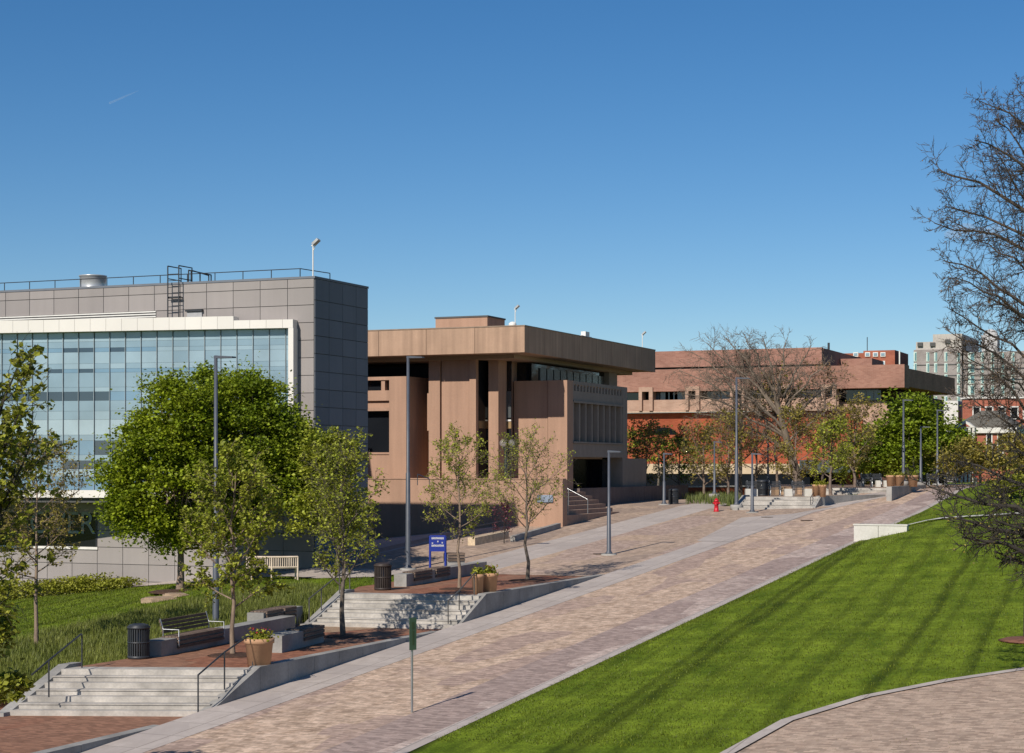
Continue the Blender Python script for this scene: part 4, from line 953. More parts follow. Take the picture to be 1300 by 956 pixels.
dense_tree('leafy_bush', (p.x, p.y, p.z), 2.5, [(at_t(-22, 800, 36)-p, (36*k, 36*k, 58*k)), (at_t(-2, 880, 36)-p, (34*k, 34*k, 28*k))], 5000, .13, L_SHRUB, 22, 'leafy green bush at the lower left edge of the frame', tr=.05, lump=.12)

# bare-limbed trees
def bare(name, p, Ht, R, seed, label, r0=.2, leaves=0, lm=None, bark=BARKD, n=(16, 9, 7), n4=4, elev=(30, 72), prof=egg, clear=.25, lsize=.1, twr=.012, group=None, lean=(0, 0), **k):
    return tree(name, p, Ht, r0, clear, R, prof, n[0], n[1], n[2], elev, leaves, lsize, lm, bark, seed, label, group=group, lean=lean, wig=.17, twr=twr, n4=n4, **k)
p = at_H(1309, 812); t = depth(p); kk = t/FP
bigp = p
spray_tree('locust_tree', p, 15.5, [(.93, at_t(1243, 128, t), .05), (.85, at_t(1238, 178, t-1), .06), (.78, at_t(1190, 215, t), .075), (.75, at_t(1200, 262, t+1), .06), (.72, at_t(1186, 283, t-.5), .06), (.68, at_t(1238, 305, t+1), .05), (.62, at_t(1200, 332, t), .06), (.6, at_t(1212, 352, t-1), .05), (.52, at_t(1205, 392, t), .05), (.48, at_t(1200, 418, t+.5), .05), (.42, at_t(1215, 440, t), .05), (.36, at_t(1218, 490, t+.5), .045),
    (.9, at_t(1290, 112, t), .05), (.8, at_t(1345, 150, t), .07), (.7, at_t(1400, 230, t+1), .07), (.6, at_t(1420, 330, t-1), .07), (.5, at_t(1410, 420, t), .06), (.66, at_t(1290, 300, t-2.2), .05), (.55, at_t(1285, 390, t+2.4), .05), (.45, at_t(1265, 470, t-2), .04), (.74, at_t(1270, 200, t+2), .05), (.4, at_t(1245, 500, t), .04), (.83, at_t(1262, 150, t+1), .05), (.58, at_t(1240, 370, t+1.5), .05)],
    L_BROWN, mat('locust_bark', (.085, .065, .052), var=.35, scale=7, bump=.5), 31, 'tall bare honey locust at the right edge reaching out of the frame', r0=.21, ln=1, ls=.045, side=19, twr=.0105)
p2 = Vector(at_t(1385, 760, 44)); p2.z = H(p2.x, p2.y)
spray_tree('crabapple_tree', p2, 4.6, [(.8, at_t(1180, 618, 45), .09), (.7, at_t(1200, 655, 44), .10), (.6, at_t(1222, 682, 43), .10), (.5, at_t(1262, 700, 44), .09), (.9, at_t(1215, 585, 45), .08), (.75, at_t(1240, 625, 46), .09), (.65, at_t(1262, 660, 43), .08), (.95, at_t(1280, 560, 44), .08)],
    L_OLIVE, BARKD, 32, 'low dark twisted branches with a few leaves hanging over the lawn at right', r0=.16, ln=1, ls=.06, side=13, twr=.013, wig=.2)

# middle-distance trees by the far terrace
def bt(X, Y, t, topY, rpx, seed, label, **k):
    p = at_t(X, Y, t); p.z = H(p.x, p.y) if t < 125 else (3.3 if X < 1040 else 4.05); Ht = (Y-topY)*t/FP
    return bare(k.pop('name', 'bare_tree'), p, Ht, rpx*t/FP, seed, label, **k)
PALEB = mat('pale_bark', (.19, .15, .115), var=.3, scale=5, stretch=(1, 1, .3))
p = at_t(1018, 622, 123); p.z = 3.6; q = at_t(985, 490, 122)
spray_tree('bare_tree', p, 7.2, [(f_, at_t(X, Y, 123+dy), .10) for f_, X, Y, dy in ((.62, 862, 470, 0), (.7, 878, 447, 1), (.8, 898, 436, -1), (.85, 922, 429, 1.5), (.9, 945, 424, 0), (.95, 968, 427, -1.5), (.97, 1000, 428, 1), (.9, 1030, 438, 0), (.8, 1052, 458, -1), (.6, 866, 500, -1.5), (.5, 885, 525, 1), (.7, 1062, 488, 1), (.55, 1052, 520, -1), (.85, 940, 455, 2.5), (.9, 985, 460, -2.5), (.8, 1015, 470, 2.5), (.65, 905, 475, -2.5), (.45, 940, 540, -2))],
    None, PALEB, 41, 'large bare spreading tree with a pale trunk before the brick building', r0=.34, ln=0, side=15, twr=.013, lean=(q-p).normalized())
bt(940, 622, 126, 455, 72, 42, 'bare twiggy tree left of the large pale-trunked one', r0=.16, n=(16, 9, 6), n4=4, leaves=1, lm=L_BROWN, bark=BARKG, twr=.014, elev=(30, 75), clear=.28, lsize=.12)
for X, topY, rpx, sd_, lm, lv, lab, tt in (
    (985, 480, 62, 43, L_OLIVE, 6, 'brownish budding tree just right of the large bare tree', 124),
    (1045, 490, 62, 44, L_BROWN, 5, 'dark twiggy tree behind the two far planters', 128),
    (1010, 520, 48, 45, L_OLIVE, 7, 'short olive tree with several thin stems on the far terrace', 117),
    (1085, 530, 50, 46, L_OLIVE, 7, 'olive young tree beside the dappled upper steps', 120),
    (820, 545, 46, 47, L_OLIVE, 6, 'olive tree immediately right of the brown building', 122),
    (862, 560, 44, 48, L_BRIGHT, 6, 'lime-green small tree under the arch of the orange wall', 128),
    (893, 545, 46, 49, L_OLIVE, 6, 'reddish-brown budding tree over the hedge of low shrubs', 124),
    (925, 535, 48, 50, L_OLIVE, 6, 'olive budding tree behind the red hydrant', 121),
    (960, 520, 50, 52, L_BROWN, 5, 'brown hazy-crowned tree between the lamp posts on the far terrace', 132),
    (1055, 540, 40, 53, L_YOUNG, 8, 'small yellow-green tree in the planting ring at the far terrace edge', 113)):
    bt(X, 624, tt, topY, rpx, sd_, lab, r0=.11, n=(14, 8, 5), n4=1, leaves=max(2, lv-2), lm=lm, bark=mat('twig_bark', (.20, .15, .12), var=.3, scale=5), elev=(25, 70), clear=.22, lsize=.14, twr=.012, prof=rnd_, name='budding_tree', group='budding trees before the brick building')
def dt(X, Y, t, topY, lobes, n, ls, lm, seed, lab, **k):
    p = at_t(X, Y, t); p.z = 4.05 if X > 1040 else 3.3
    return dense_tree(k.pop('name', 'leafy_tree'), p, (Y-topY)*t/FP, [lobe(p, *l) for l in lobes], n, ls, lm, seed, lab, **k)
dt(1150, 620, 135, 497, [(1160, 530, 34, 32), (1140, 560, 36, 36), (1182, 560, 34, 34), (1162, 580, 46, 30), (1120, 585, 28, 26)], 16000, .26, L_BRIGHT, 61, 'full bright green tree between the brick building and the far lamp posts', tr=.2, lump=.4)
dt(1108, 620, 139, 540, [(1105, 570, 30, 28), (1085, 590, 28, 22), (1122, 600, 26, 16)], 7000, .25, L_YOUNG, 62, 'yellow-green tree left of the full bright green one', tr=.14, lump=.4)
dt(1200, 620, 140, 530, [(1200, 565, 28, 30), (1190, 595, 36, 22)], 6500, .25, L_BRIGHT, 63, 'green tree merging into the right side of the full bright one', tr=.14, lump=.4)
dt(1245, 620, 118, 550, [(1240, 578, 36, 22), (1262, 590, 34, 20), (1222, 592, 26, 18)], 6500, .18, L_OLIVE, 64, 'wide olive-brown thicket tree behind the drooping branches', tr=.12, lump=.35)
dt(1290, 618, 125, 540, [(1295, 580, 34, 28), (1322, 588, 34, 26)], 4500, .22, L_OLIVE, 65, 'olive tree at the right edge behind the locust trunk', tr=.12, lump=.35)
dt(1272, 640, 100, 600, [(1275, 622, 22, 14), (1292, 618, 22, 16)], 3500, .14, L_SHRUB, 66, 'lime-green low shrub on the rise of the right-hand lawn', tr=.06, lump=.25, name='shrub')
dt(835, 622, 150, 548, [(850, 575, 34, 26), (815, 570, 26, 30), (890, 580, 30, 26)], 2500, .2, L_YOUNG, 67, 'hazy olive tree in front of the orange brick wall', tr=.12, lump=.5)
# purple shrub
p = at_H(640, 690)
bare('purple_shrub', p, 1.7, .8, 71, 'small purple-leaved shrub at the foot of the tan terrace wall', r0=.03, leaves=4, lm=L_PURPLE, n=(9, 4, 3), n4=0, clear=.3, lsize=.09, twr=.006)

# far woods beyond the buildings (outside most of the frame)
r = random.Random(9); m = MB()
pts = []
for i in range(900):
    a_ = r.uniform(-1.3, 1.5); d = r.uniform(420, 640); c = Vector((math.sin(a_)*d, math.cos(a_)*d, 3+r.uniform(0, 7)))
    if abs(a_+.33) < .34 and False: continue
    for _ in range(24): pts.append(c+Vector((r.gauss(0, 3), r.gauss(0, 3), r.gauss(0, 1.8))))
leaf_quads(m, pts, 3.2, r); tag(m.build('distant_woods', L_OLIVE), kind='stuff')

# hedges, tall grass
def clump_stuff(name, poly_px, n, h, size, lm, seed, label=None, cat=None, kind='stuff', per=30):
    r = random.Random(seed); P = [at_H(*q) for q in poly_px]; xs_ = [q.x for q in P]; ys_ = [q.y for q in P]; pts = []; c = 0
    while c < n:
        x = r.uniform(min(xs_), max(xs_)); y = r.uniform(min(ys_), max(ys_))
        if not inpoly(x, y, [xy(q) for q in P]): c += .05; continue
        c += 1; hh = h*(.6+.6*r.random())
        for _ in range(per): pts.append(Vector((x+r.gauss(0, .25), y+r.gauss(0, .25), H(x, y)+hh*r.random()**.7)))
    m = MB(); leaf_quads(m, pts, size, r); return tag(m.build(name, lm), label, cat, kind=kind)
hp = [at_u(-30, 745, U1-.8), at_u(172, 745, U1-.8)]
r = random.Random(3); m = MB(); pts = []
for i in range(330):
    x = r.uniform(hp[0].x, hp[1].x); y = r.uniform(U1-2.3, U1-.65); hh = .75*(.6+.5*r.random())*(1 if x < hp[1].x-1.5 else .6)
    for _ in range(32): pts.append(Vector((x+r.gauss(0, .25), y+r.gauss(0, .2), H(x, y)+hh*r.random()**.6)))
leaf_quads(m, pts, .11, r); tag(m.build('hedge', L_SHRUB), 'low yellow-green hedge along the foot of the grey building', 'hedge')
def blades(name, where, n, h, w, mt, seed, zf=H, per=7, spread=.16):
    r = random.Random(seed); m = MB()
    for _ in range(n):
        x, y = where(r); z = zf(x, y)-.03
        for _b in range(per):
            a_ = r.random()*6.28; hh = h*(.5+.7*r.random()); bx = x+r.gauss(0, spread); by = y+r.gauss(0, spread); lx_ = math.cos(a_)*hh*.45*r.random(); ly_ = math.sin(a_)*hh*.45*r.random()
            px_, py_ = -math.sin(a_)*w, math.cos(a_)*w; k = len(m.v)
            m.v += [(bx-px_, by-py_, z), (bx+px_, by+py_, z), (bx+lx_*.4+px_*.8, by+ly_*.4+py_*.8, z+hh*.6), (bx+lx_*.4-px_*.8, by+ly_*.4-py_*.8, z+hh*.6), (bx+lx_, by+ly_, z+hh)]
            m.f += [(k, k+1, k+2, k+3), (k+3, k+2, k+4)]; m.m += [0, 0]; m.sm += [False, False]
    return tag(m.build(name, mt), kind='stuff')
GRASSB = leafm('tall_grass', (.14, .17, .03), (.25, .27, .055), .3)
bank = [xy(at_H(*q)) for q in ((-30, 880), (-30, 835), (60, 806), (150, 786), (230, 770), (300, 757), (380, 746), (425, 752))]+[(s2L.x, s2L.y), xy(s2Lf), xy(at_z(350, 800, 0)), xy(at_z(240, 826, 0)), xy(at_z(163, 836, 0)), xy(s1L), (-32.2, 38)]
bx0, bx1, by0, by1 = min(q[0] for q in bank), max(q[0] for q in bank), min(q[1] for q in bank), max(q[1] for q in bank)
def wbank(r):
    while True:
        x, y = r.uniform(bx0, bx1), r.uniform(by0, by1)
        if inpoly(x, y, bank) and not inpoly(x, y, P1, .1) and not inpoly(x, y, P2, .2): return x, y
def hb(x, y):
    return H(x, y)
blades('tall_grass', wbank, 9000, .33, .011, GRASSB, 5)
SEDGE = leafm('sedge', (.12, .15, .04), (.20, .23, .07), .3)
sed = [at_H(866, 640), at_H(936, 642), at_H(936, 634), at_H(866, 632)]
blades('ornamental_grass', lambda r: ((lambda k, j: (lerp(lerp(sed[0].x, sed[1].x, k), lerp(sed[3].x, sed[2].x, k), j), lerp(lerp(sed[0].y, sed[1].y, k), lerp(sed[3].y, sed[2].y, k), j)))(r.random(), r.random())), 1100, .55, .025, SEDGE, 6)
def wl(r): return r.uniform(-58, -34), r.uniform(44, 79)
# short turf blades so the lawn edge is not razor clean
def wr(r):
    u = r.uniform(38, 100); return -17.9+abs(r.gauss(0, .12)), u
blades('lawn_fringe', wr, 3500, .07, .008, leafm('turf', (.10, .14, .010), (.20, .24, .02)), 7, per=5, spread=.06)
def wr2(r):
    u = 38+62*r.random()**1.3; return r.uniform(-17.8, -2), u
blades('lawn_turf', wr2, 26000, .075, .012, MATS['turf'], 8, per=4, spread=.12)
def wl2(r):
    while True:
        x, y = r.uniform(-62, -32), r.uniform(42, 69)
        if not inpoly(x, y, path_left) and not inpoly(x, y, bank): return x, y
blades('lawn_turf', wl2, 22000, .085, .014, MATS['turf'], 10, per=4, spread=.14)

# ------------------------------------------------------------------ street furniture
def lamp(X, Y, topY, label, z=None, p=None, hh=None, thin=1.0, arm=.68, t=None):
    if p is None:
        if t: p = at_t(X, Y, t)
        else: p = at_z(X, Y, z) if z is not None else at_H(X, Y)
    h = (Y-topY)*depth(p)/FP if hh is None else hh
    o = thing('street_lamp', p, label, 'street lamp', 'street lamps along the promenade')
    c = Vector(p)
    MB().lathe((c.x, c.y, c.z-.25), [(.36, 0), (.36, .29), (.33, .31)], 18).build('footing', CON, o)
    MB().lathe((c.x, c.y, c.z), [(.17, .05), (.17, .10), (.13, .14), (.115*thin, .2), (.095*thin, h*.45), (.07*thin, h*.455), (.06*thin, h)], 14).build('pole', POLE, o)
    MB().box(c.x-.06, c.x+.12, c.y-.045, c.y+.045, c.z+h-.10, c.z+h-.02).prism([(c.x+.10, c.y-.13), (c.x+arm+.05, c.y-.13), (c.x+arm+.05, c.y+.13), (c.x+.10, c.y+.13)], c.z+h-.10, [c.z+h-.01, c.z+h-.05, c.z+h-.05, c.z+h-.01]).build('lamp_head', POLE, o)
    return o
lamp(274, 795, 452, 'tallest nearest dark lamp post, rising through the maple crowns')
lamp(518, 723, 452, 'tall lamp post in front of the brown building left wing')
lamp(773, 705, 572, 'short grey lamp post standing alone on the pavers in mid street', arm=.55, thin=.9)
lamp(843, 641, 575, 'short lamp post beside the long dark entrance wall', arm=.5, thin=.9)
lamp(935, 642, 479, 'tall lamp post just left of the far pale steps', arm=.75, z=3.2)
lamp(955, 651, 575, 'short lamp post standing in front of the far pale steps', arm=.5, thin=.9)
lamp(907, 628, 560, 'thin lamp post rising from the grassy bed behind the hydrant', t=118, thin=.8, arm=.5)
lamp(1147, 612, 507, 'leftmost of the three tall posts before the full green tree', t=124, thin=1, arm=.6)
lamp(1169, 613, 541, 'middle one of the three tall posts before the full green tree', t=126, thin=.9, arm=.6)
lamp(1190, 615, 520, 'rightmost of the three tall posts before the full green tree', t=132, thin=.9, arm=.6)
lamp(975, 617, 560, 'thin pole behind the far litter bin', t=126, thin=.8, arm=.5)
# globe lamp
p = at_v(642, 641, -39.2); p = at_t(642, 636, 98.5); q = p
o = thing('globe_lamp', p, 'old style black post with two round glass globes by the terrace wall', 'globe lamp'); hgt = (636-568)*98.5/FP
MB().lathe((p.x, p.y, p.z-1.6), [(.17, 0), (.15, .5), (.10, .6), (.085, hgt+1.5), (.06, hgt+1.6)], 12).build('post', mat('green_black_paint', (.02, .035, .03), rough=.4), o)
m = MB(); m.tube([p+Vector((-.15, 0, hgt)), p+Vector((0, 0, hgt-.15)), p+Vector((.38, 0, hgt))], .03, 6); m.build('arm', DARKMET, o)
gm = bpy.data.materials.new('globe_glass'); gm.use_nodes = True; gp = gm.node_tree.nodes['Principled BSDF']; gp.inputs['Base Color'].default_value = (.75, .72, .66, 1); gp.inputs['Roughness'].default_value = .1; gp.inputs['Alpha'].default_value = .16; 
for s_ in (-.15, .38):
    MB().lathe((p.x+s_, p.y, p.z+hgt+.02), [(.04, 0), (.13, .04), (.19, .12), (.215, .21), (.19, .3), (.13, .38), (.04, .42)], 16).build('globe', gm, o)
    MB().lathe((p.x+s_, p.y, p.z+hgt+.0), [(.10, -.03), (.10, .05)], 10).build('collar', DARKMET, o)

def bin_(p, label, h=1.0, r_=.30, mt=None, group='black litter bins'):
    mt = mt or DARKMET
    o = thing('litter_bin', p, label, 'litter bin', group); c = Vector(p)
    m = MB()
    for k in range(28):
        a_ = 2*math.pi*k/28; x, y = c.x+math.cos(a_)*r_, c.y+math.sin(a_)*r_; d = Vector((math.cos(a_), math.sin(a_), 0)); n = Vector((-d.y, d.x, 0))
        m.obox((x-d.x*.012-n.x*.018, y-d.y*.012-n.y*.018), d, .024, n, .036, c.z+.08, c.z+h*.88)
    m.lathe((c.x, c.y, c.z+h*.86), [(r_+.03, 0), (r_+.03, h*.06), (r_-.02, h*.08)], 24); m.lathe((c.x, c.y, c.z+h*.45), [(r_+.02, 0), (r_+.02, h*.04)], 24)
    m.lathe((c.x, c.y, c.z), [(r_, 0), (r_+.02, .04), (r_+.02, .09)], 24); m.build('slatted_body', mt, o)
    MB().lathe((c.x, c.y, c.z+.06), [(r_-.03, 0), (r_-.03, h*.84)], 20).build('liner', BLKG, o)
    MB().lathe((c.x, c.y, c.z+h*.92), [(r_+.02, 0), (r_*.9, h*.05), (r_*.55, h*.08), (r_*.45, h*.06), (.02, h*.05)], 24).build('lid', mt, o)
    return o
bin_(at_z(176, 836, P1Z), 'black slatted litter bin at the left end of the nearest terrace')
bin_(at_z(486, 749, P2Z), 'dark brown slatted litter bin at the head of the middle steps', mt=mat('brown_metal', (.05, .038, .034), rough=.5, var=.2))
bin_(at_H(855, 640), 'black litter bin by the end of the long dark wall', h=.95)
bin_(at_z(968, 629.5, P3Z), 'black litter bin with a hooded top on the far terrace', h=.98, r_=.33)

def bench_block(name, a, b, w, h, label, slats=(), cap=True, group=None, back=None, ends=None):
    """long concrete seat wall from a to b with timber seats let into it"""
    a = Vector(a); b = Vector(b); d = (b-a); L = d.length; d.normalize(); n = Vector((-d.y, d.x, 0))
    o = thing(name, a, label, 'bench', group); m = MB()
    m.prism([xy(a), xy(b), xy(b+n*w), xy(a+n*w)], a.z-.2, a.z+h); m.build('concrete_base', CON, o)
    for (s0, s1) in slats:
        m = MB(); p_ = a+d*(L*s0); q_ = a+d*(L*s1)
        for k in range(5):
            m.prism([xy(p_+n*(-.05+k*(w+.02)/5)), xy(q_+n*(-.05+k*(w+.02)/5)), xy(q_+n*(-.05+(k+.86)*(w+.02)/5)), xy(p_+n*(-.05+(k+.86)*(w+.02)/5))], a.z+h+.004, a.z+h+.045)
        for k in range(3):
            m.prism([xy(p_-n*.06), xy(q_-n*.06), xy(q_-n*.012), xy(p_-n*.012)], a.z+h-.05-k*.125, a.z+h+.035-k*.125-.0)
        m.build('seat', WOODD, o)
        if back:
            m = MB()
            for k in range(4): m.prism([xy(p_+n*(w*.85+k*.03)), xy(q_+n*(w*.85+k*.03)), xy(q_+n*(w*.85+k*.03+.03)), xy(p_+n*(w*.85+k*.03+.03))], a.z+h+.12+k*.105, a.z+h+.205+k*.105)
            m.build('backrest', WOODD, o)
            for s_ in (p_+d*.03, q_-d*.03):
                m = MB(); m.tube([s_-n*.05+Vector((0, 0, h-.25)), s_-n*.05+Vector((0, 0, h+.24)), s_+n*w*.85+Vector((0, 0, h+.24)), s_+n*(w*.85+.1)+Vector((0, 0, h+.55))], .02, 6); m.tube([s_+n*w*.85+Vector((0, 0, h)), s_+n*w*.85+Vector((0, 0, h+.24))], .02, 6); m.build('armrest', STEEL, o)
    return o
bench_block('seat_wall', at_z(205, 834, 0), at_z(375, 799, 0), .55, .46, 'long concrete seat wall with a backed timber seat beside the black bin', slats=((.10, .42),), back=True)
bench_block('seat_wall', at_z(330, 803.5, 0)+Vector((-.1, .4, 0)), at_z(377, 793, 0)+Vector((0, .4, 0)), .6, .62, 'short timber-faced concrete seat at the far end of the long seat wall', slats=((.05, .45), (.5, .8)))
bench_block('seat_block', at_z(358, 829, 0), at_z(411, 815, 0), .62, .50, 'low concrete and timber seat block behind the round flower planter', slats=((.5, .98),))
bench_block('seat_wall', at_z(516, 745, P2Z), at_z(618, 727, P2Z), .5, .47, 'long dark concrete seat wall in front of the blue signboard', slats=((.08, .28), (.33, .5)))
bench_block('seat_block', at_H(568, 722), at_H(590, 721), .6, .62, 'dark slatted seat with a sloped end just right of the blue signboard', slats=((.0, 1.0),))

def planter(p, label, h=.85, r_=.42, flower=True, mt=None, seed=1, group='round terracotta-coloured planters'):
    mt = mt or mat('planter_clay', (.52, .30, .175), rough=.85, var=.07, scale=2, bump=.1)
    o = thing('planter', p, label, 'planter', group); c = Vector(p); c_ = (c.x, c.y, c.z)
    MB().lathe(c_, [(r_*.78, 0), (r_*.95, h*.82), (r_*1.04, h*.83), (r_*1.06, h), (r_*.95, h), (r_*.93, h*.9), (.02, h*.9)], 28).build('pot', mt, o)
    r = random.Random(seed); pts = [c+Vector((r.gauss(0, r_*.42), r.gauss(0, r_*.42), h*.92+abs(r.gauss(0, .12)))) for _ in range(420)]
    m = MB(); m.lathe((c.x, c.y, c.z+h*.9), [(r_*.9, 0), (r_*.7, .06), (.03, .16)], 14); leaf_quads(m, pts, .09, r, 0)
    if flower:
        fp = [c+Vector((r.gauss(0, r_*.4), r.gauss(0, r_*.4), h+.08+r.random()*.2)) for _ in range(45)]; leaf_quads(m, fp, .05, r, 1)
    m.build('plants', [L_SHRUB, mat('red_petals', (.34, .03, .03))], o); return o
planter(at_z(329, 846, P1Z), 'round tan planter with red flowers on the nearest terrace corner', h=.78, r_=.40, seed=1)
planter(at_z(606.5, 754.5, P2Z), 'left one of the two tan planters above the middle steps', h=.72, r_=.22, flower=False, seed=2)
planter(at_z(621, 753, P2Z)+Vector((.02, 0, 0)), 'right one of the two tan planters above the middle steps', h=.72, r_=.30, seed=3)
for X, Y, z, lab, w in ((1036.5, 630.5, P3Z, 'left one of the two tan planters at the far wedge wall', .24), (1044.5, 631, P3Z, 'right one of the two tan planters at the far wedge wall', .22), (1131, 621.5, P4Z, 'leftmost of the three farthest planters', .3), (1142, 620.5, P4Z, 'middle one of the three farthest planters', .32), (1159, 620, P4Z, 'rightmost of the three farthest planters', .33)):
    p = at_z(X, Y, z) if z == P3Z else at_t(X, Y, 113); p.z = z+(.1 if z == P4Z else 0); planter(p, lab, h=.72, r_=w, flower=False, seed=int(X))
# tree box with single post
# blue signboard
pL, pR = at_z(545.5, 723, 1.2), at_z(565, 722.5, 1.2); base = at_H(546, 723); pL = Vector((base.x, base.y, base.z)); d = Vector((CS, SN, 0)); wS = 19.5*depth(base)/FP*1.0
o = thing('signboard', pL, 'blue signboard on two posts behind the dark seat wall', 'sign'); hS = 42*depth(base)/FP
BLUE = mat('blue_enamel', (.015, .035, .28), rough=.4, var=.05, spec=.5); n = Vector((SN, -CS, 0))
for s_ in (0, wS):
    q = pL+d*s_; MB().tube([q-Vector((0, 0, .2)), q+Vector((0, 0, hS))], .05, 10).build('post', BLUE, o)
pz = hS*.36
m = MB(); c = pL-n*-.0; m.prism([xy(pL-n*.03+d*.0), xy(pL-n*.03+d*wS), xy(pL+n*.065+d*wS), xy(pL+n*.065)], pL.z+hS-.48*hS*.98, pL.z+hS+.03); m.build('panel', BLUE, o)
m = MB(); r = random.Random(4)
def glyphs(zc, hgt, x0, x1, nl):
    for i in range(nl):
        a_ = x0+(x1-x0)*i/nl; w_ = (x1-x0)/nl*.72; q = pL+n*.068
        m.prism([xy(q+d*a_), xy(q+d*(a_+w_*.34)), xy(q+d*(a_+w_*.34)+n*.006), xy(q+d*a_+n*.006)], pL.z+zc-hgt/2, pL.z+zc+hgt/2)
        m.prism([xy(q+d*(a_+w_*.68)), xy(q+d*(a_+w_)), xy(q+d*(a_+w_)+n*.006), xy(q+d*(a_+w_*.68)+n*.006)], pL.z+zc-hgt/2, pL.z+zc+hgt/2)
        zz = zc+r.choice((-.38, 0, .38))*hgt; m.prism([xy(q+d*(a_+w_*.34)), xy(q+d*(a_+w_*.68)), xy(q+d*(a_+w_*.68)+n*.006), xy(q+d*(a_+w_*.34)+n*.006)], pL.z+zz-hgt*.1, pL.z+zz+hgt*.1)
glyphs(hS-.10, .085, .07, wS-.06, 9); glyphs(hS-.42, .085, .07, wS-.06, 10)
glyphs(hS-.31, .06, .08, .15, 1); glyphs(hS-.29, .06, wS-.16, wS-.09, 1); glyphs(hS-.24, .07, wS*.47, wS*.47+.07, 1)
m.build('lettering', WHITE, o)
# sign post in the street, seen from behind
p = at_H(523, 900); p = at_t(523, 905, 45.5); p.z = H(p.x, p.y)
o = thing('sign_post', p, 'thin steel post with a narrow green-backed sign standing in the near street', 'sign post'); t = depth(p); zt = at_t(523, 784, t).z; zb = at_t(523, 825, t).z
MB().tube([p-Vector((0, 0, .2)), Vector((p.x, p.y, zt-.05))], .03, 10).build('post', STEEL, o)
d = (RC*.80+FW*.6).normalized(); n = Vector((d.y, -d.x, 0)); w = .105
m = MB(); q = Vector((p.x, p.y, 0))+n*.035; m.prism([xy(q-d*w), xy(q+d*w), xy(q+d*w+n*.012), xy(q-d*w+n*.012)], zb, zt); m.build('sign_plate', mat('sign_green', (.055, .10, .06), rough=.5, var=.1), o)
m = MB(); q = q+n*.014; zc = (zt+zb)/2
m.prism([xy(q-d*.035), xy(q+d*.035), xy(q+d*.035+n*.004), xy(q-d*.035+n*.004)], zc+.12, zc+.30); m.prism([xy(q-d*.02), xy(q+d*.03), xy(q+d*.03+n*.004), xy(q-d*.02+n*.004)], zc-.28, zc+.08); m.build('sign_mark', mat('olive_mark', (.04, .07, .03)), o)
# red-topped sign far right
p = at_t(1238, 620, 118); p.z = 4.05; o = thing('sign_post', p, 'small red and white sign on a post at the far end of the street', 'sign'); k = 118/FP
MB().tube([p, p+Vector((0, 0, .95))], .03, 6).build('post', STEEL, o)
MB().obox((p.x-.12, p.y-.04), RC, .24, FW, .03, p.z+.35, p.z+.7).build('sign_plate', WHITE, o); MB().obox((p.x-.17, p.y-.06), RC, .34, FW, .03, p.z+.72, p.z+.95).build('sign_top', mat('sign_red', (.5, .06, .03)), o)
# hydrant
p = at_H(909.5, 650); h = (650-634)*depth(p)/FP; h = .80; REDP = mat('hydrant_red', (.55, .012, .025), rough=.35, var=.08, spec=.5)
o = thing('fire_hydrant', p, 'bright red fire hydrant standing on the pavers before the far steps', 'fire hydrant'); c = (p.x, p.y, p.z)
MB().lathe(c, [(.17, 0), (.17, .06), (.13, .08), (.12, .5*h), (.15, .52*h), (.15, .56*h), (.12, .58*h), (.12, .74*h), (.155, .76*h), (.155, .80*h), (.12, .86*h), (.07, .93*h), (.04, .94*h), (.04, h)], 16).build('body', REDP, o)
for s_ in (RC, -RC, -FW):
    q = p+Vector((0, 0, .64*h)); MB().tube([q+s_*.08, q+s_*.2], .055 if s_ is not -FW else .07, 10).build('nozzle_cap', REDP, o)

# handrails
def hrail(pts, posts, label, mt=DARKMET, r_=.024):
    o = thing('handrail', pts[0], label, 'handrail', 'handrails beside the steps'); MB().tube(pts, r_, 8).build('rail', mt, o)
    for a_, b_ in posts: MB().tube([a_, b_], r_*.9, 8).build('post', mt, o)
    return o
GREYR = mat('rail_paint', (.10, .095, .09), rough=.45, var=.1)
t1 = depth(s1L); f = lambda X, Y, t: at_t(X, Y, t)
LO = Vector((-.45, 0, 0))
hrail([f(40, 857, 46.4), f(60, 840, 46.8), f(103, 805, t1), f(104.5, 806, t1)], [(f(62, 839, 46.8), f(62, 885, 46.8)), (f(104, 805, t1), f(104, 849, t1))], 'dark handrail on the left of the lowest steps, in the tall grass')
t1 = depth(s1R); hrail([f(251.5, 870, t1-2.6), f(251.5, 857, t1-2.6), f(285, 828, t1-1.1), f(314, 808, t1+.1), f(321, 808, t1+.3)], [(f(251.5, 857, t1-2.6), f(251.5, 905, t1-2.6)), (f(285, 828, t1-1.2), f(285, 885, t1-1.2)), (f(321, 808, t1+.3), f(321, 848, t1+.3))], 'dark handrail in front of the round planter with red flowers')
t2 = depth(s2L); hrail([f(392.5, 760, t2-2.2), f(432, 728, t2-.2), f(444, 722, t2+.5)], [(f(392.5, 760, t2-2.2), f(392.5, 790, t2-2.2)), (f(408, 748, t2-1.4), f(408, 779, t2-1.4)), (f(431, 729, t2-.2), f(431, 757, t2-.2)), (f(444, 722, t2+.5), f(444, 752, t2+.5))], 'grey handrail on the left side of the middle steps', GREYR)
t2 = depth(s2R); hrail([f(569, 763, t2-2.1), f(583, 750, t2-1.2), f(602, 728, t2+.2), f(622, 719, t2+1.5)], [(f(569, 763, t2-2.1), f(569, 792, t2-2.1)), (f(583, 750, t2-1.2), f(583, 781, t2-1.2)), (f(602, 728, t2+.2), f(602, 758, t2+.2))], 'dark handrail on the right side of the middle steps by the planter pair', GREYR)
t3 = depth(s3L); hrail([f(1029, 632, t3-1.5), f(1034, 623, t3+1)], [(f(1029, 632, t3-1.5), f(1029, 646, t3-1.5)), (f(1034, 623, t3+1), f(1034, 631, t3+1))], 'small dark handrail by the two far planters', DARKMET)
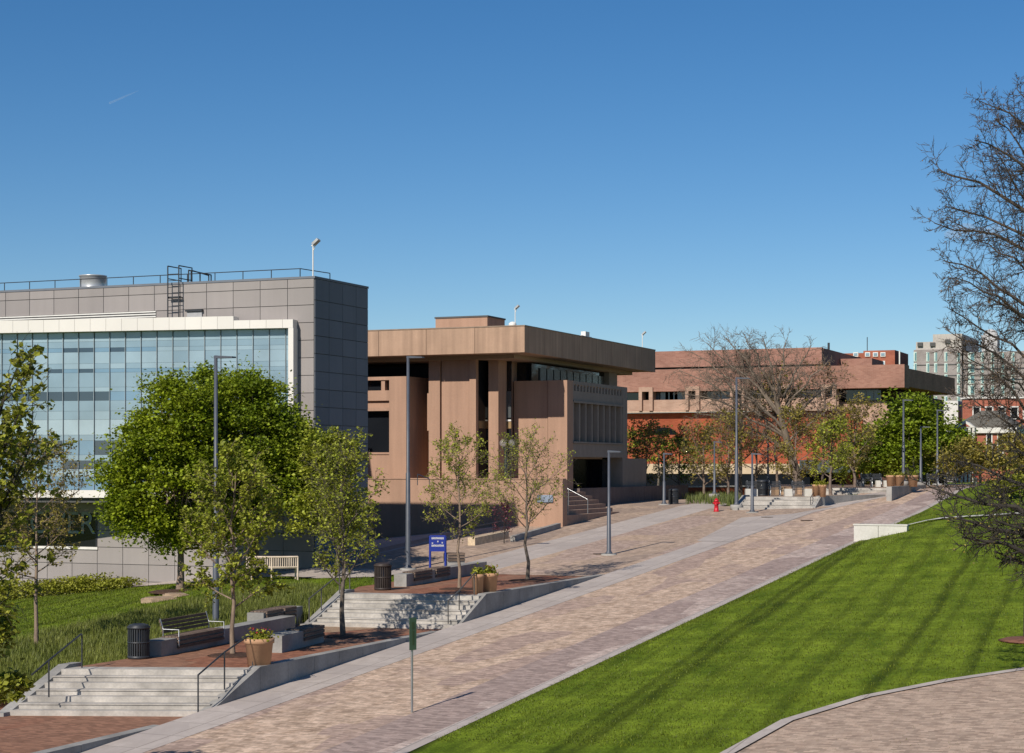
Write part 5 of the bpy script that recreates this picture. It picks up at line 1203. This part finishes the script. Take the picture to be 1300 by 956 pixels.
hrail([f(934, 641, t3-1.5), f(944, 632, t3+1)], [(f(934, 641, t3-1.5), f(934, 650, t3-1.5)), (f(944, 632, t3+1), f(944, 640, t3+1))], 'small dark handrail at the left end of the far steps', DARKMET)
hrail([at_t(530, 602, 97), at_t(545, 608, 97)], [(at_t(530, 602, 97), at_t(530, 616, 97)), (at_t(545, 608, 97), at_t(545, 618, 97))], 'pale handrail descending behind the tan terrace wall', STEEL)
hrail([at_H(596, 693)+Vector((0, 0, .9)), at_H(646, 683)+Vector((0, 0, .9))], [(at_H(X, Y), at_H(X, Y)+Vector((0, 0, .9))) for X, Y in ((602, 691), (626, 687), (644, 683.5))], 'dark railing beside the cream stone wall', DARKMET)

# curved white garden bench, backrest towards the camera
p = at_t(345, 727, 74.8); p.z = H(p.x, p.y)+.12; t = depth(p); o = thing('curved_bench', p, 'curved cream wooden bench with a slatted back under the maples', 'bench')
CREAM = mat('cream_wood', (.66, .54, .43), var=.15, scale=3, island=.1)
Rb = 3.2; cen = Vector((p.x, p.y, 0))+FW*Rb; span = 66*t/FP/2/Rb; z0 = p.z
def arc(a_, rr, z): q = cen-FW*rr*math.cos(a_)+RC*rr*math.sin(a_); return Vector((q.x, q.y, z))
for nm, z, rr, th in (('top_rail', z0+.88, Rb, .045), ('lower_rail', z0+.46, Rb, .03)):
    MB().tube([arc(-span+2*span*i/12, rr, z) for i in range(13)], th, 6).build(nm, CREAM, o)
m = MB()
for i in range(25): a_ = -span+2*span*i/24; m.tube([arc(a_, Rb, z0+.46), arc(a_, Rb, z0+.88)], .03, 4)
m.build('back_slats', CREAM, o)
m = MB(); k0 = len(m.v)
for i in range(12):
    a_, b_ = -span+2*span*i/12, -span+2*span*(i+1)/12; m.prism([xy(arc(a_, Rb-.0, 0)), xy(arc(b_, Rb, 0)), xy(arc(b_, Rb-.45, 0)), xy(arc(a_, Rb-.45, 0))], z0+.41, z0+.45)
m.build('seat', CREAM, o)
for a_ in (-span, 0, span):
    MB().tube([arc(a_, Rb, z0-.1), arc(a_, Rb, z0+.9)], .04, 6).build('leg', CREAM, o); MB().tube([arc(a_, Rb-.43, z0-.1), arc(a_, Rb-.43, z0+.42)], .035, 6).build('leg', CREAM, o)
# flat rocks in the left lawn
for (X, Y, w, lab) in ((202, 763, 1.3, 'larger flat tan rock lying in the left-hand lawn'), (222, 758, 1.0, 'smaller flat tan rock behind the first in the left-hand lawn')):
    p = at_H(X, Y); r = random.Random(X); pr = [(p.x+w*(.8+.4*r.random())*math.cos(a_)*.6, p.y+w*(.8+.4*r.random())*math.sin(a_)*.5) for a_ in [k*math.pi/4.5 for k in range(9)]]
    m = MB(); m.prism(pr, p.z-.2, p.z+.10); m.prism([(p.x+(x-p.x)*.8, p.y+(y-p.y)*.8) for x, y in pr], p.z+.10, p.z+.14)
    tag(m.build('flat_rock', mat('tan_rock', (.40, .29, .20), var=.25, scale=4, bump=.6)), lab, 'rock')
p = at_H(228, 751); m = MB(); m.lathe((p.x, p.y, p.z-.03), [(1.3, 0), (1.1, .06), (.2, .10)], 20); tag(m.build('mulch_bed', SOIL), kind='structure')
p = at_H(1312, 813); m = MB(); m.lathe((p.x, p.y, p.z-.03), [(1.0, 0), (.8, .06), (.2, .10)], 20); tag(m.build('mulch_bed', mat('mulch_red', (.20, .09, .06), var=.3, scale=8)), kind='structure')
# drain covers
for X, Y in ((762, 704), (974, 657), (1024, 661)):
    p = at_H(X, Y); m = MB(); m.lathe((p.x, p.y, p.z+.015), [(.34, 0), (.34, .012)], 18)
    tag(m.build('manhole_cover', mat('iron', (.16, .12, .10), rough=.7)), {762: 'round iron cover near the lone short lamp post', 974: 'round iron cover before the far steps, left one', 1024: 'round iron cover before the far steps, right one'}[X], 'manhole cover')

# furniture on the far terrace
for X0, X1, lab in ((947, 962, 'wide white concrete block at the left of the far terrace'), (996.5, 1006, 'white concrete seat block in the middle of the far terrace'), (1022, 1031, 'white concrete seat block beside the two far planters')):
    a_ = at_z(X0, 630.2, P3Z); w_ = (X1-X0)*depth(a_)/FP; m = MB(); m.obox(xy(a_), RC, w_, FW, .5, P3Z, P3Z+.42); m.obox(xy(a_+RC*.02+FW*.02), RC, w_-.04, FW, .46, P3Z+.421, P3Z+.45)
    tag(m.build('seat_block', CONW), lab, 'seat block', 'white blocks on the far terrace')
def slat_bench(p, d, L, label, group='dark benches on the far terraces'):
    n = Vector((-d.y, d.x, 0)); o = thing('slat_bench', p, label, 'bench', group); z = p.z; m = MB()
    for k in range(4): m.prism([xy(p+n*.11*k), xy(p+d*L+n*.11*k), xy(p+d*L+n*(.11*k+.09)), xy(p+n*(.11*k+.09))], z+.40, z+.44)
    m.build('seat', DARKMET, o); m = MB()
    for k in range(4): m.prism([xy(p+n*(.45+.03*k)), xy(p+d*L+n*(.45+.03*k)), xy(p+d*L+n*(.48+.03*k)), xy(p+n*(.48+.03*k))], z+.5+.1*k, z+.58+.1*k)
    m.build('backrest', DARKMET, o)
    for s_ in (.1, L-.1):
        MB().tube([p+d*s_+n*.05+Vector((0, 0, 0)), p+d*s_+n*.05+Vector((0, 0, .6)), p+d*s_+n*.5+Vector((0, 0, .62))], .025, 6).tube([p+d*s_+n*.45, p+d*s_+n*.6+Vector((0, 0, .92))], .025, 6).build('leg', STEEL, o)
    return o
pb = at_z(980, 630, P3Z); o1 = slat_bench(pb+FW*1.2, RC, .8, 'dark slatted bench right of the hooded litter bin')
def put(q, lab): return dup(o1, q, lab)
put(at_z(950, 630, P3Z)+FW*1.5+RC*.1, 'dark slatted bench behind the wide white block')
put(at_z(1008, 630, P3Z)+FW*.6, 'dark slatted bench between the two white seat blocks')
for i, (X, lab) in enumerate(((1094, 'left dark bench on the upper terrace before the dark glazing'), (1106, 'middle dark bench on the upper terrace before the white blocks'), (1178, 'dark bench right of the farthest planters'), (1200, 'rightmost dark bench at the end of the street'))):
    q = at_t(X, 619, 121); q.z = P4Z; put(q, lab)
for X, lab in ((1112.5, 'left white block at the edge of the upper terrace'), (1122.5, 'right white block at the edge of the upper terrace')):
    a_ = at_t(X, 620, 120.5); m = MB(); m.obox(xy(a_), RC, .30, FW, .4, P4Z-.1, P4Z+.40); m.obox(xy(a_+RC*.02+FW*.02), RC, .26, FW, .36, P4Z+.401, P4Z+.43); tag(m.build('seat_block', CONW), lab, 'seat block')
a_ = at_t(1092, 611, 122); o = thing('planter_box', (a_.x, a_.y, P4Z), 'wooden topped table box on the upper terrace before the dark glazing', 'table')
MB().box(a_.x-.25, a_.x+.25, a_.y-.25, a_.y+.25, P4Z, P4Z+.5).build('base', DARKMET, o); MB().box(a_.x-.35, a_.x+.35, a_.y-.3, a_.y+.3, P4Z+.505, P4Z+.56).build('top', mat('warm_wood', (.35, .20, .08)), o)
a_ = at_t(1098, 598, 150); m = MB(); m.obox((a_.x-.2, a_.y), RC, .4, FW, .04, a_.z-.25, a_.z+.15); m.tube([(a_.x, a_.y+.06, 3.6), (a_.x, a_.y+.06, a_.z)], .03, 6); tag(m.build('notice_board', WHITE), 'small white notice on a post under the bright trees', 'sign')

# contrail and small cloud
cm = bpy.data.materials.new('vapour'); cm.use_nodes = True; cp = cm.node_tree.nodes['Principled BSDF']; cp.inputs['Base Color'].default_value = (.8, .85, .9, 1); cp.inputs['Alpha'].default_value = .07; cp.inputs['Roughness'].default_value = 1
a_, b_ = at_t(139, 131, 6000), at_t(176, 115, 6100); m = MB(); m.tube([a_, a_.lerp(b_, .5), b_], [3.4, 2.6, .5], 8); tag(m.build('contrail', cm), kind='stuff')
cl = bpy.data.materials.new('cloud'); cl.use_nodes = True; N = cl.node_tree.nodes; N.remove(N['Principled BSDF']); vs_ = N.new('ShaderNodeVolumePrincipled'); vs_.inputs['Density'].default_value = .006; vs_.inputs['Color'].default_value = (.95, .95, .97, 1)
cl.node_tree.links.new(vs_.outputs[0], N['Material Output'].inputs['Volume'])
r = random.Random(2); m = MB()
for i in range(9):
    c = at_t(1232+r.gauss(0, 14), 292+r.gauss(0, 3.5), 7000); s_ = 26+r.random()*26
    m.lathe((c.x, c.y, c.z), [(s_*.2, -s_*.45), (s_*.8, -s_*.3), (s_, 0), (s_*.8, s_*.3), (s_*.2, s_*.45)], 14)
tag(m.build('cloud', cl), kind='stuff')
